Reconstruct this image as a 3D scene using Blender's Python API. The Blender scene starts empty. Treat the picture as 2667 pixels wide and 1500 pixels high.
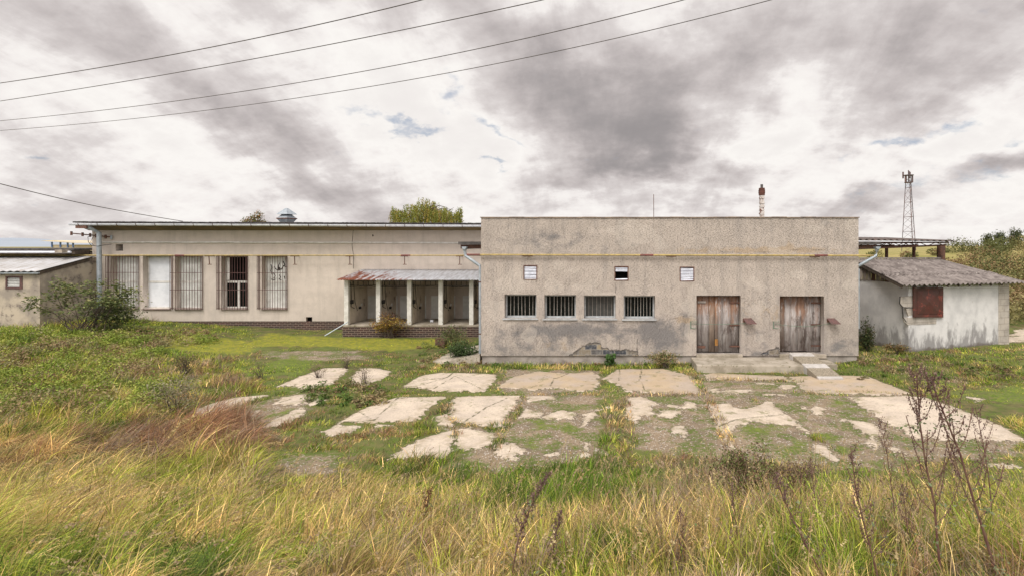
import bpy, math, random
import numpy as np
from mathutils import Vector
random.seed(7); RNG = np.random.default_rng(7)
R = math.radians
scene = bpy.context.scene
COL = scene.collection
# ------------------------------------------------------------------ camera
F = 1500.0; CX = 1563.0; CY = 640.0; CH = 4.0        # focal length and vanishing point in photo pixels, eye height
cam = bpy.data.cameras.new('camera'); camo = bpy.data.objects.new('camera', cam); COL.objects.link(camo)
camo.location = (0, 0, CH); camo.rotation_euler = (R(90), 0, 0)
cam.sensor_width = 36; cam.lens = 36*F/2667
cam.shift_x = (1333.5-CX)/2667; cam.shift_y = (CY-750)/2667
cam.clip_start = 0.05; cam.clip_end = 20000
scene.camera = camo
scene.view_settings.view_transform = 'Standard'; scene.view_settings.look = 'None'
scene.view_settings.exposure = 0.0; scene.view_settings.gamma = 1
def X(px, Y): return (px-CX)*Y/F
def Z(py, Y): return CH-(py-CY)*Y/F
def P(px, py, Y): return Vector((X(px, Y), Y, Z(py, Y)))
def G(px, py):                                        # the point of the level yard seen at that pixel
    Y = CH*F/(py-CY); return (X(px, Y), Y)
# ------------------------------------------------------------------ node helper
class S:
    def __init__(s, nt): s.nt = nt; s.tc = None
    def node(s, t, ins=None, **kw):
        n = s.nt.nodes.new(t)
        for k, v in kw.items(): setattr(n, k, v)
        for k, v in (ins or {}).items(): s.put(n.inputs[k], v)
        return n
    def put(s, sock, v):
        if isinstance(v, bpy.types.NodeSocket): s.nt.links.new(v, sock)
        elif isinstance(v, (tuple, list)) and len(v) == 3 and sock.type == 'RGBA': sock.default_value = (*v, 1)
        else: sock.default_value = v
    def co(s, which='Object'):
        if s.tc is None: s.tc = s.nt.nodes.new('ShaderNodeTexCoord')
        return s.tc.outputs[which]
    def mp(s, vec, scale=(1, 1, 1), loc=(0, 0, 0), rot=(0, 0, 0)):
        return s.node('ShaderNodeMapping', {0: vec, 1: loc, 2: rot, 3: scale}).outputs[0]
    def noise(s, scale, detail=3, rough=.55, vec=None, dist=0):
        return s.node('ShaderNodeTexNoise', {'Vector': vec or s.co(), 'Scale': scale, 'Detail': detail, 'Roughness': rough, 'Distortion': dist}).outputs[0]
    def voro(s, scale, vec=None, feature='F1', out=0):
        return s.node('ShaderNodeTexVoronoi', {'Vector': vec or s.co(), 'Scale': scale}, feature=feature).outputs[out]
    def math(s, op, a, b=0.0, clamp=False):
        return s.node('ShaderNodeMath', {0: a, 1: b}, operation=op, use_clamp=clamp).outputs[0]
    def step(s, v, a, b, lo=0.0, hi=1.0):
        return s.node('ShaderNodeMapRange', {0: v, 1: a, 2: b, 3: lo, 4: hi}, clamp=True, interpolation_type='SMOOTHSTEP').outputs[0]
    def mix(s, f, a, b, blend='MIX'):
        n = s.node('ShaderNodeMix', data_type='RGBA', blend_type=blend)
        s.put(n.inputs[0], f); s.put(n.inputs[6], a); s.put(n.inputs[7], b); return n.outputs[2]
    def attr(s, name, out=2): return s.node('ShaderNodeAttribute', attribute_name=name).outputs[out]
    def bump(s, h, st=.4, d=.02, nrm=None):
        ins = {'Height': h, 'Strength': st, 'Distance': d}
        if nrm is not None: ins['Normal'] = nrm
        return s.node('ShaderNodeBump', ins).outputs[0]
    def vm(s, op, a, b=(0, 0, 0), out=0):
        return s.node('ShaderNodeVectorMath', {0: a, 1: b}, operation=op).outputs[out]
    def out(s, **kw):
        b = s.node('ShaderNodeBsdfPrincipled')
        for k, v in kw.items(): s.put(b.inputs[k.replace('_', ' ')], v)
        o = s.node('ShaderNodeOutputMaterial'); s.nt.links.new(b.outputs[0], o.inputs[0]); return b
def material(name, fn):
    m = bpy.data.materials.new(name); m.use_nodes = True; m.node_tree.nodes.clear(); fn(S(m.node_tree)); return m
# ------------------------------------------------------------------ world
SUN_EL, SUN_AZ = R(54), R(200)                         # azimuth from +Y clockwise: over the camera's left shoulder
world = bpy.data.worlds.new('World'); scene.world = world; world.use_nodes = True
wt = world.node_tree; wt.nodes.clear(); w = S(wt)
def dirp(px, py): return Vector(((px-CX), F, -(py-CY))).normalized()
def build_world():
    d = w.vm('NORMALIZE', w.co('Generated'))
    sky = w.node('ShaderNodeTexSky', sky_type='NISHITA', sun_disc=False, sun_elevation=SUN_EL, sun_rotation=SUN_AZ, air_density=1.2, dust_density=2.0).outputs[0]
    sep = w.node('ShaderNodeSeparateXYZ', {0: d})
    dz = sep.outputs[2]; dy = sep.outputs[1]
    den = w.math('ADD', w.math('MAXIMUM', dz, 0.0), .42)
    inv = w.math('DIVIDE', 1.0, den)
    flat = w.node('ShaderNodeCombineXYZ', {0: w.math('MULTIPLY', sep.outputs[0], inv), 1: w.math('MULTIPLY', dy, inv), 2: 0.0}).outputs[0]
    # warp of the lookup direction so that cloud masses get ragged outlines
    nz = w.node('ShaderNodeTexNoise', {'Vector': flat, 'Scale': 2.6, 'Detail': 7, 'Roughness': .58})
    wv = w.vm('SCALE', w.vm('SUBTRACT', nz.outputs[1], (.5, .5, .5)))
    wv.node.inputs[3].default_value = .22
    dw = w.vm('ADD', d, wv)
    def blob(px, py, rx, ry, rot=0):
        c = dirp(px, py); t1 = c.cross(Vector((0, 0, 1))).normalized(); t2 = t1.cross(c)
        a = R(rot); u = t1*math.cos(a)+t2*math.sin(a); v = -t1*math.sin(a)+t2*math.cos(a)
        k = F*(1+((px-CX)**2+(py-CY)**2)/F**2)**.5
        q = w.vm('SUBTRACT', dw, tuple(c))
        x = w.vm('DOT_PRODUCT', q, tuple(u*(k/rx)), 1); y = w.vm('DOT_PRODUCT', q, tuple(v*(k/ry)), 1)
        s2 = w.math('ADD', w.math('MULTIPLY', x, x), w.math('MULTIPLY', y, y))
        return w.math('POWER', 2.718, w.math('MULTIPLY', s2, -1.0))
    def total(lst):
        t = None
        for a, *b in lst:
            g = w.math('MULTIPLY', blob(*b), a); t = g if t is None else w.math('ADD', t, g)
        return t
    dark = total([(1.15, 1700, 395, 170, 60, -8), (.75, 1500, 250, 280, 130, -30), (.62, 1850, 180, 420, 110, 5), (.62, 250, 60, 360, 90, -25), (.62, 740, 400, 300, 60, -28),
                  (.4, 2430, 60, 330, 130, 8), (.45, 2300, 270, 300, 50, 22), (.8, 2610, 445, 120, 38, 12), (.45, 1480, 470, 120, 36, 0), (.3, 120, 560, 700, 50, -3),
                  (.45, 2230, 535, 110, 24, 3), (.4, 1850, 490, 140, 40, 10), (.35, 1250, 60, 190, 70, -30)])
    lite = total([(1.0, 1130, 330, 260, 110, -30), (.8, 2090, 230, 120, 70, 40), (.9, 1930, 395, 230, 45, 15), (.5, 350, 330, 300, 50, -25), (.8, 2420, 400, 260, 50, 15), (.4, 950, 130, 230, 60, -35)])
    blue = total([(1.2, 1085, 328, 80, 18, -4), (1.1, 1310, 350, 60, 16, -25), (.9, 1190, 245, 40, 26, -45), (1.2, 1258, 443, 28, 12, 0), (.8, 52, 365, 50, 16, -5),
                  (1.0, 2330, 368, 110, 20, 12), (.8, 2600, 350, 110, 16, 20), (.75, 2480, 500, 260, 36, 4), (.7, 1690, 300, 0.1, .1, 0), (.5, 910, 45, 60, 25, 0), (.55, 200, 600, 420, 26, 0)])
    n1 = w.noise(2.0, 8, .55, flat); n2 = w.noise(7.0, 7, .6, w.mp(flat, (1, 1.3, 1), rot=(0, 0, .5)))
    st = w.noise(3.0, 8, .62, w.mp(flat, (1.7, .62, 1), rot=(0, 0, .16)), .35)
    gen = w.math('ADD', w.math('MULTIPLY', w.math('SUBTRACT', st, .5), 1.7), w.math('ADD', w.math('MULTIPLY', w.math('SUBTRACT', n1, .5), 1.1), w.math('MULTIPLY', w.math('SUBTRACT', n2, .5), 1.5)))
    v = w.math('ADD', w.math('SUBTRACT', dark, w.math('MULTIPLY', lite, .75)), gen)
    shade = w.step(v, -1.05, 1.7)
    ramp = w.node('ShaderNodeValToRGB', {0: shade}); cr = ramp.color_ramp
    cr.elements[0].position = 0; cr.elements[0].color = (.88, .84, .815, 1)
    cr.elements[1].position = 1; cr.elements[1].color = (.33, .305, .305, 1)
    for p, c in ((.18, (.97, .935, .90)), (.30, (.90, .855, .83)), (.43, (.73, .68, .665)), (.62, (.585, .535, .525)), (.80, (.45, .41, .405))):
        e = cr.elements.new(p); e.color = (*c, 1)
    cloud = w.vm('SCALE', ramp.outputs[0]); 
    back = w.step(dy, .25, -.5, 10.0, BACK_SKY_FILL)
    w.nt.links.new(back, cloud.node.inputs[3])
    edge = w.noise(9.0, 6, .62, flat)
    gap = w.math('ADD', w.math('MULTIPLY', blue, 1.0), w.math('MULTIPLY', w.math('SUBTRACT', edge, .5), 3.0))
    gap = w.math('MULTIPLY', w.step(gap, .42, 1.35), .72)
    skyb = w.mix(.35, w.vm('SCALE', sky), (4.0, 5.0, 7.6)); 
    skyb.node.inputs[6].links[0].from_node.inputs[3].default_value = .75
    col = w.mix(gap, cloud, skyb)
    bg = w.node('ShaderNodeBackground', {0: col, 1: .1})
    o = w.node('ShaderNodeOutputWorld'); wt.links.new(bg.outputs[0], o.inputs[0])
BACK_SKY_FILL = 18.0  # unseen sky behind the camera, brightened as added fill on the facades
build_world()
sun = bpy.data.lights.new('sun', 'SUN'); suno = bpy.data.objects.new('sun', sun); COL.objects.link(suno)
sun.energy = 2.7; sun.angle = R(24); sun.color = (1, .95, .87)
sv = Vector((math.sin(SUN_AZ)*math.cos(SUN_EL), math.cos(SUN_AZ)*math.cos(SUN_EL), math.sin(SUN_EL)))
suno.rotation_euler = sv.to_track_quat('Z', 'Y').to_euler(); suno.location = (0, -10, 30)
# ------------------------------------------------------------------ numpy noise, distances
_T = RNG.random((256, 256))
def vn(x, y):
    xi = np.floor(x).astype(int); yi = np.floor(y).astype(int); fx = x-xi; fy = y-yi
    fx = fx*fx*(3-2*fx); fy = fy*fy*(3-2*fy); a = xi & 255; b = (xi+1) & 255; c = yi & 255; d = (yi+1) & 255
    return (_T[a, c]*(1-fx)+_T[b, c]*fx)*(1-fy)+(_T[a, d]*(1-fx)+_T[b, d]*fx)*fy
def fbm(x, y, o=4):
    x = np.asarray(x, float); y = np.asarray(y, float); t = 0; a = .5
    for i in range(o): t = t+a*vn(x+17.3*i, y+9.1*i); x = x*2.03; y = y*2.03; a *= .5
    return t/(1-.5**o)
def segd(x, y, pts, closed):
    d = np.full(x.shape, 1e9); n = len(pts)
    for i in range(n if closed else n-1):
        ax, ay = pts[i]; bx, by = pts[(i+1) % n]; ex, ey = bx-ax, by-ay
        t = np.clip(((x-ax)*ex+(y-ay)*ey)/(ex*ex+ey*ey+1e-9), 0, 1)
        d = np.minimum(d, (x-ax-t*ex)**2+(y-ay-t*ey)**2)
    return np.sqrt(d)
def inside(x, y, pts):
    r = np.zeros(x.shape, bool); n = len(pts)
    for i in range(n):
        ax, ay = pts[i]; bx, by = pts[(i+1) % n]
        if ay == by: continue
        c = ((ay > y) != (by > y)) & (x < (bx-ax)*(y-ay)/(by-ay)+ax); r ^= c
    return r
def sdf(x, y, polys):
    best = np.full(x.shape, -9.0)
    for p in polys:
        m = (x > min(q[0] for q in p)-1) & (x < max(q[0] for q in p)+1) & (y > min(q[1] for q in p)-1) & (y < max(q[1] for q in p)+1)
        if not m.any(): continue
        d = segd(x[m], y[m], p, True); d = np.where(inside(x[m], y[m], p), d, -d)
        best[m] = np.maximum(best[m], d)
    return best
def pdist(x, y, lines):
    best = np.full(x.shape, 9.0)
    for p in lines: best = np.minimum(best, segd(x, y, p, False))
    return best
# ------------------------------------------------------------------ mesh helper
def tag(o, label=None, cat=None, group=None, kind=None):
    for k, v in (('label', label), ('category', cat), ('group', group), ('kind', kind)):
        if v: o[k] = v
    return o
def thing(name, loc, label, cat, group=None):
    o = bpy.data.objects.new(name, None); COL.objects.link(o); o.location = loc; o.empty_display_size = .2
    return tag(o, label, cat, group)
def origin(o):
    v = Vector((0, 0, 0))
    while o is not None: v += o.location; o = o.parent
    return v
class MB:
    def __init__(s): s.v = []; s.f = []
    def add(s, vs, fs): b = len(s.v); s.v += [tuple(q) for q in vs]; s.f += [tuple(b+i for i in f) for f in fs]; return s
    def box(s, x0, x1, y0, y1, z0, z1):
        return s.add([(x0, y0, z0), (x1, y0, z0), (x1, y1, z0), (x0, y1, z0), (x0, y0, z1), (x1, y0, z1), (x1, y1, z1), (x0, y1, z1)],
                     [(0, 3, 2, 1), (4, 5, 6, 7), (0, 1, 5, 4), (1, 2, 6, 5), (2, 3, 7, 6), (3, 0, 4, 7)])
    def prism(s, a, b):                                 # two matching polygons joined
        n = len(a); return s.add(list(a)+list(b), [tuple(range(n))[::-1], tuple(range(n, 2*n))]+[(i, (i+1) % n, n+(i+1) % n, n+i) for i in range(n)])
    def hexa(s, bottom, top): return s.prism(bottom, top)
    def tube(s, pts, r, n=8, cap=True, r1=None):
        pts = [Vector(p) for p in pts]; rings = []; L = len(pts)
        for i, p in enumerate(pts):
            t = (pts[min(i+1, L-1)]-pts[max(i-1, 0)]).normalized()
            a = t.cross(Vector((0, 0, 1)) if abs(t.z) < .9 else Vector((1, 0, 0))).normalized(); b = t.cross(a)
            rr = r if r1 is None else r+(r1-r)*i/(L-1)
            rings.append([p+a*rr*math.cos(2*math.pi*k/n)+b*rr*math.sin(2*math.pi*k/n) for k in range(n)])
        vs = [q for rg in rings for q in rg]; fs = []
        for i in range(L-1):
            for k in range(n): fs.append((i*n+k, i*n+(k+1) % n, (i+1)*n+(k+1) % n, (i+1)*n+k))
        if cap: fs += [tuple(range(n))[::-1], tuple((L-1)*n+k for k in range(n))]
        return s.add(vs, fs)
    def bar(s, a, b, w, h=None):                        # square bar between two points
        a = Vector(a); b = Vector(b); t = (b-a).normalized(); h = h or w
        u = t.cross(Vector((0, 0, 1)) if abs(t.z) < .9 else Vector((0, 1, 0))).normalized(); v = t.cross(u)
        q = lambda p: [p-u*w/2-v*h/2, p+u*w/2-v*h/2, p+u*w/2+v*h/2, p-u*w/2+v*h/2]
        return s.prism(q(a), q(b))
    def build(s, name, m, parent=None, label=None, cat=None, group=None, kind=None, smooth=False, bevel=0):
        o_ = origin(parent) if parent else Vector((0, 0, 0))
        me = bpy.data.meshes.new(name); me.from_pydata([tuple(Vector(q)-o_) for q in s.v], [], s.f); me.update()
        import bmesh as bmm
        b = bmm.new(); b.from_mesh(me); bmm.ops.recalc_face_normals(b, faces=b.faces); b.to_mesh(me); b.free()
        if smooth: me.polygons.foreach_set('use_smooth', [True]*len(me.polygons))
        o = bpy.data.objects.new(name, me); COL.objects.link(o); o.data.materials.append(m)
        if parent: o.parent = parent
        if bevel:
            bv = o.modifiers.new('bevel', 'BEVEL'); bv.width = bevel; bv.segments = 2; bv.limit_method = 'ANGLE'
        return tag(o, label, cat, group, kind)
def npmesh(name, co, faces, m, col=None, parent=None, attrs=None, smooth=False, **tg):
    """co (N,3); faces = list of arrays (F,k)"""
    me = bpy.data.meshes.new(name)
    tot = sum(len(f) for f in faces); loops = np.concatenate([f.ravel() for f in faces]).astype(np.int32)
    sizes = np.concatenate([np.full(len(f), f.shape[1]) for f in faces]); starts = np.concatenate([[0], np.cumsum(sizes)[:-1]]).astype(np.int32)
    me.vertices.add(len(co)); me.vertices.foreach_set('co', np.asarray(co, np.float32).ravel())
    me.loops.add(len(loops)); me.loops.foreach_set('vertex_index', loops)
    me.polygons.add(tot); me.polygons.foreach_set('loop_start', starts); me.polygons.foreach_set('loop_total', sizes.astype(np.int32))
    if smooth: me.polygons.foreach_set('use_smooth', np.ones(tot, bool))
    me.update(); me.validate()
    if col is not None:
        a = me.attributes.new('col', 'FLOAT_COLOR', 'POINT'); c4 = np.ones((len(co), 4), np.float32); c4[:, :3] = col; a.data.foreach_set('color', c4.ravel())
    for k, v in (attrs or {}).items():
        a = me.attributes.new(k, 'FLOAT', 'POINT'); a.data.foreach_set('value', np.asarray(v, np.float32).ravel())
    o = bpy.data.objects.new(name, me); COL.objects.link(o); me.materials.append(m)
    if parent: o.parent = parent
    return tag(o, **tg)
def copy_tree(o, parent=None):
    c = o.copy(); COL.objects.link(c); c.parent = parent
    for ch in list(o.children): copy_tree(ch, c)
    return c
# ------------------------------------------------------------------ materials
def simple(name, c1, c2, sc=4, rough=.8, metal=0, bump=.2, bsc=40, det=5, stretch=(1, 1, 1), lo=.35, hi=.65, spots=None):
    def fn(s):
        v = s.mp(s.co(), stretch); n = s.noise(sc, det, .6, v)
        c = s.mix(s.step(n, lo, hi), c1, c2)
        if spots: c = s.mix(s.step(s.noise(spots[1], 4, .65, v), spots[2], spots[2]+.08), c, spots[0])
        b = s.bump(s.noise(bsc, 3, .6, v), bump, .01)
        s.out(Base_Color=c, Roughness=rough, Metallic=metal, Normal=b)
    return material(name, fn)
def stucco_fn(base, grey, dark, front):
    def fn(s):
        o = s.co()
        big = s.noise(.55, 5, .6, o); c = s.mix(s.step(big, .3, .7), base, tuple(q*.88 for q in base))
        c = s.mix(s.math('MULTIPLY', s.step(s.noise(2.2, 6, .65, o), .42, .65), .5), c, tuple(q*.78 for q in base))
        streak = s.noise(1.0, 5, .65, s.mp(o, (3.5, 3.5, .35)))
        c = s.mix(s.math('MULTIPLY', s.step(streak, .48, .66), .26), c, grey)
        if front:
            st = s.attr('stain'); st = s.math('ADD', st, s.math('MULTIPLY', s.math('SUBTRACT', s.noise(2.2, 8, .66, s.mp(o, (1, 1, 1.5))), .5), 3.6))
            c = s.mix(s.math('MULTIPLY', s.step(st, .2, 1.35), .9), c, grey)
            oc = s.math('ADD', s.attr('ochre'), s.math('MULTIPLY', s.math('SUBTRACT', s.noise(3.6, 6, .62, o), .5), 2.4))
            c = s.mix(s.math('MULTIPLY', s.step(oc, .35, .9), .6), c, (.43, .31, .19))
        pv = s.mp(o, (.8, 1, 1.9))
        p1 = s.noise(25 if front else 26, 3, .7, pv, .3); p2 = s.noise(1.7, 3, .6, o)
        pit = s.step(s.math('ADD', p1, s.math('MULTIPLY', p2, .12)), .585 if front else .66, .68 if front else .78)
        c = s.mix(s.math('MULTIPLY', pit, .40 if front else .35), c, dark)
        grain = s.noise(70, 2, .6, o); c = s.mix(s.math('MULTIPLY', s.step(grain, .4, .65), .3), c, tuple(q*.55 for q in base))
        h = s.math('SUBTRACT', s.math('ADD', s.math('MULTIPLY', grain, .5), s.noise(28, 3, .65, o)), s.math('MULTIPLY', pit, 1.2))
        if front:
            rn = s.math('ADD', s.attr('run'), s.math('MULTIPLY', s.math('SUBTRACT', s.noise(1.6, 7, .7, s.mp(o, (5, 5, .45))), .5), 2.6))
            c = s.mix(s.math('MULTIPLY', s.step(rn, .45, 1.2), .6), c, (.19, .165, .15))
            pat = s.step(s.noise(.9, 2, .4, s.mp(o, (1, 1, 1.4), (3, 2, 1))), .60, .615); c = s.mix(s.math('MULTIPLY', pat, .28), c, (.60, .54, .48))
            pe = s.math('ADD', s.attr('peel'), s.math('MULTIPLY', s.math('SUBTRACT', s.noise(6, 6, .65, o), .5), .25))
            pm = s.step(pe, .0, .03)
            sx = s.node('ShaderNodeSeparateXYZ', {0: o}); xz = s.node('ShaderNodeCombineXYZ', {0: sx.outputs[0], 1: sx.outputs[2], 2: 0.0}).outputs[0]
            bt = s.node('ShaderNodeTexBrick', {'Vector': xz, 'Color1': (.06, .065, .08, 1), 'Color2': (.42, .33, .21, 1), 'Mortar': (.30, .27, .24, 1), 'Scale': 1.0, 'Mortar Size': .012, 'Bias': -.1, 'Brick Width': .40, 'Row Height': .17})
            pc = s.mix(s.math('MULTIPLY', s.step(s.noise(9, 5, .7, o), .45, .65), .6), bt.outputs[0], (.33, .31, .29))
            c = s.mix(pm, c, pc)
            rim = s.math('MULTIPLY', s.step(pe, -.035, .0), s.step(pe, .03, .0)); c = s.mix(s.math('MULTIPLY', rim, .8), c, (.05, .045, .04))
            h = s.math('SUBTRACT', h, s.math('MULTIPLY', pm, 2.0))
            cr = s.math('ADD', s.attr('crack'), s.math('MULTIPLY', s.math('SUBTRACT', s.noise(14, 4, .7, o), .5), .05))
            cm = s.step(cr, .03, .0); c = s.mix(s.math('MULTIPLY', cm, .6), c, (.07, .06, .055))
        s.out(Base_Color=c, Roughness=.95, Normal=s.bump(h, .8, .012))
    return fn
M = {}
M['front'] = material('roughcast_front', stucco_fn((.52, .452, .40), (.175, .17, .175), (.10, .08, .065), True))
M['wing'] = material('roughcast_wing', stucco_fn((.63, .55, .485), (.37, .33, .29), (.16, .12, .10), False))
M['plinth'] = simple('plinth_concrete', (.22, .19, .17), (.36, .32, .29), 3, .95, bump=.8, bsc=45)
M['concrete'] = simple('old_concrete', (.25, .215, .165), (.40, .35, .29), 2.5, .95, bump=.5, bsc=30, spots=((.12, .11, .05), 7, .60))
M['ramp'] = simple('pebble_concrete', (.15, .125, .09), (.36, .31, .24), 35, .95, bump=1, bsc=50)
M['rampw'] = simple('pale_concrete', (.50, .47, .45), (.38, .355, .33), 6, .9, bump=.4)
M['annex'] = simple('annex_render', (.48, .41, .32), (.29, .25, .21), 1.3, .95, bump=.4, bsc=40, lo=.38, hi=.62, spots=((.20, .165, .14), 2.6, .56))
M['white'] = simple('white_paint', (.68, .66, .63), (.52, .50, .46), 4, .7, bump=.2, spots=((.3, .26, .2), 12, .66))
M['board'] = simple('white_board', (.74, .76, .80), (.60, .62, .66), 2, .6, bump=.1)
M['boardy'] = simple('aged_board', (.70, .70, .68), (.50, .50, .47), 1.6, .6, bump=.1)
M['galv'] = simple('galvanised_metal', (.42, .46, .50), (.30, .34, .38), 5, .5, .35, .1, spots=((.16, .17, .17), 9, .68))
M['bright'] = simple('bright_zinc', (.80, .82, .90), (.60, .62, .70), 5, .45, .1, .1)
M['rust'] = simple('rusty_steel', (.16, .075, .05), (.09, .05, .04), 9, .85, .1, .4)
M['grille'] = simple('brown_grille_paint', (.13, .06, .055), (.08, .045, .04), 12, .7, 0, .2)
M['black'] = simple('black_rubber', (.02, .019, .018), (.035, .03, .028), 10, .8, 0, .2)
M['pipe'] = simple('yellow_gas_paint', (.47, .35, .12), (.30, .23, .10), 6, .55, 0, .1)
M['pipeband'] = simple('red_pipe_band', (.20, .06, .045), (.14, .06, .05), 6, .7, 0, .1)
M['tar'] = simple('roofing_felt', (.05, .045, .045), (.10, .09, .085), 6, .9, 0, .5)
M['capm'] = simple('parapet_cap', (.33, .25, .19), (.18, .14, .12), 3, .8, 0, .3)
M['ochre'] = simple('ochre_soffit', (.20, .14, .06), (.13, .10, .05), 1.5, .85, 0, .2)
M['dark'] = simple('dark_interior', (.015, .014, .013), (.022, .02, .018), 3, 1, 0, .1)
M['glass'] = material('window_glass', lambda s: s.out(Base_Color=s.mix(s.step(s.noise(5, 5, .7), .5, .8), (.006, .007, .006), (.03, .032, .03)), Roughness=.25, Specular_IOR_Level=.12))
M['dusty'] = material('dusty_glass', lambda s: s.out(Base_Color=s.mix(s.step(s.noise(4, 5, .7), .35, .8), (.045, .045, .042), (.085, .082, .076)), Roughness=.5, Specular_IOR_Level=.2))
M['frame'] = simple('grey_window_frame', (.42, .44, .45), (.30, .31, .32), 8, .7, 0, .2, spots=((.2, .1, .06), 9, .66))
M['bars'] = simple('pale_iron_bars', (.58, .54, .50), (.38, .33, .29), 14, .7, .1, .2)
M['green'] = simple('green_latch_paint', (.16, .24, .17), (.11, .16, .12), 9, .7, 0, .2)
M['cable'] = simple('overhead_cable', (.10, .085, .075), (.07, .06, .055), 3, .7, 0, .05)
M['bark'] = simple('bark', (.10, .075, .055), (.06, .045, .035), 8, .95, 0, .6, stretch=(1, 1, .3))
M['stem'] = simple('purple_brown_stem', (.11, .045, .04), (.16, .09, .06), 8, .8, 0, .1)
M['redpaint'] = simple('rusted_red_paint', (.085, .02, .014), (.06, .022, .015), 3, .6, 0, .3, spots=((.2, .045, .03), 4, .56))
M['asb'] = simple('grey_fibre_cement', (.13, .108, .10), (.25, .215, .20), 3, .95, 0, .6, 25, spots=((.36, .33, .30), 8, .62))
M['chimw'] = simple('flaking_white_brick', (.62, .58, .55), (.45, .38, .34), 5, .95, 0, .6, 14, spots=((.17, .07, .05), 5, .5))
M['chimr'] = simple('red_brick_cap', (.15, .055, .04), (.09, .04, .03), 6, .95, 0, .4)
M['tower'] = simple('tower_steel', (.08, .07, .08), (.16, .09, .08), .5, .7, .2, 0)
M['cream'] = simple('cream_render', (.6, .52, .38), (.5, .44, .34), .3, .9)
M['bluep'] = simple('blue_paint', (.12, .2, .42), (.1, .17, .36), .3, .8)
def fol(s):
    c = s.attr('col', 0); n = s.noise(30, 2); c = s.mix(s.math('MULTIPLY', s.step(n, .3, .7), .25), c, s.mix(1.0, c, (.6, .6, .6), 'MULTIPLY'))
    b = s.node('ShaderNodeBsdfPrincipled', {'Base Color': c, 'Roughness': .65, 'Specular IOR Level': .25})
    t = s.node('ShaderNodeBsdfTranslucent', {0: c}); mx = s.node('ShaderNodeMixShader', {0: .18, 1: b.outputs[0], 2: t.outputs[0]})
    o = s.node('ShaderNodeOutputMaterial'); s.nt.links.new(mx.outputs[0], o.inputs[0])
M['leaf'] = material('foliage', fol)
def brickm(c1, c2, mort, bw=.26, rh=.075, ms=.01):
    def fn(s):
        o = s.co(); sx = s.node('ShaderNodeSeparateXYZ', {0: o})
        xz = s.node('ShaderNodeCombineXYZ', {0: s.math('ADD', sx.outputs[0], sx.outputs[1]), 1: sx.outputs[2], 2: 0.0}).outputs[0]
        b = s.node('ShaderNodeTexBrick', {'Vector': xz, 'Color1': (*c1, 1), 'Color2': (*c2, 1), 'Mortar': (*mort, 1), 'Scale': 1.0, 'Mortar Size': ms, 'Brick Width': bw, 'Row Height': rh, 'Mortar Smooth': .2})
        c = s.mix(s.math('MULTIPLY', s.step(s.noise(3, 4, .6, o), .4, .7), .4), b.outputs[0], (.06, .05, .045))
        s.out(Base_Color=c, Roughness=.85, Normal=s.bump(s.math('MULTIPLY', b.outputs[1], -1.0), .5, .01))
    return fn
M['brick'] = material('dark_clinker_brick', brickm((.028, .015, .013), (.07, .03, .024), (.22, .165, .13), .26, .085, .012))
M['bay'] = simple('grubby_bay_render', (.66, .58, .48), (.50, .43, .35), 1.6, .95, bump=.3, spots=((.28, .22, .18), 3, .6))
M['block'] = material('shed_block', brickm((.46, .41, .35), (.42, .38, .34), (.34, .30, .26), .5, .24, .015))
def woodm(brown):
    def fn(s):
        o = s.co(); v = s.mp(o, (9, 9, .9)); g = s.noise(3, 6, .65, v); a = s.attr('col', 0)
        c = s.mix(s.step(g, .3, .7), a, s.mix(1.0, a, (.55, .5, .48), 'MULTIPLY'))
        fine = s.noise(9, 4, .7, s.mp(o, (14, 14, .6))); c = s.mix(s.math('MULTIPLY', s.step(fine, .58, .72), .55), c, (.05, .03, .022))
        if brown:
            sz = s.node('ShaderNodeSeparateXYZ', {0: o}).outputs[2]
            m = s.math('ADD', sz, s.math('MULTIPLY', s.math('SUBTRACT', s.noise(1.6, 6, .68, s.mp(o, (3.2, 1, .6))), .5), 4.0))
            c = s.mix(s.math('MULTIPLY', s.step(m, 1.35, 2.3), .75), c, s.mix(s.step(fine, .35, .7), (.30, .14, .06), (.15, .065, .035)))
            lowm = s.math('ADD', sz, s.math('MULTIPLY', s.math('SUBTRACT', s.noise(5, 5, .65, s.mp(o, (3, 1, .5))), .5), 1.0))
            c = s.mix(s.math('MULTIPLY', s.step(lowm, .25, .0), .75), c, (.10, .05, .035)); c = s.mix(s.math('MULTIPLY', s.step(s.noise(1.4, 6, .7, s.mp(o, (1.5, 1, .7), (5, 0, 2))), .54, .62), .65), c, (.075, .045, .035)); c = s.mix(s.math('MULTIPLY', s.step(s.noise(2.5, 6, .7, s.mp(o, (4, 1, .8))), .56, .62), .7), c, (.44, .42, .41))
        s.out(Base_Color=c, Roughness=.9, Normal=s.bump(g, .5, .006))
    return fn
M['door'] = material('weathered_door_wood', woodm(True)); M['plank'] = material('grey_plank', woodm(False))
def corrm(base, base2, rust, side):
    def fn(s):
        o = s.co(); sx = s.node('ShaderNodeSeparateXYZ', {0: o})
        n = s.noise(1.2, 5, .65, s.mp(o, (5, .7, .7))); c = s.mix(s.step(s.noise(2.5, 5, .6, s.mp(o, (4, .5, .5))), .35, .7), base, base2)
        if side:
            m = s.math('ADD', s.math('MULTIPLY', sx.outputs[0], -.14), s.math('MULTIPLY', sx.outputs[1], -.16))
            m = s.math('ADD', m, s.math('MULTIPLY', s.math('SUBTRACT', n, .5), 2.0))
            c = s.mix(s.step(m, side[0], side[1]), c, s.mix(s.step(s.noise(12, 4), .3, .7), rust, tuple(q*.6 for q in rust)))
        else: c = s.mix(s.math('MULTIPLY', s.step(n, .55, .7), .7), c, rust)
        s.out(Base_Color=c, Roughness=.7, Metallic=.1, Normal=s.bump(s.noise(20, 3), .2, .005))
    return fn
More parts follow.
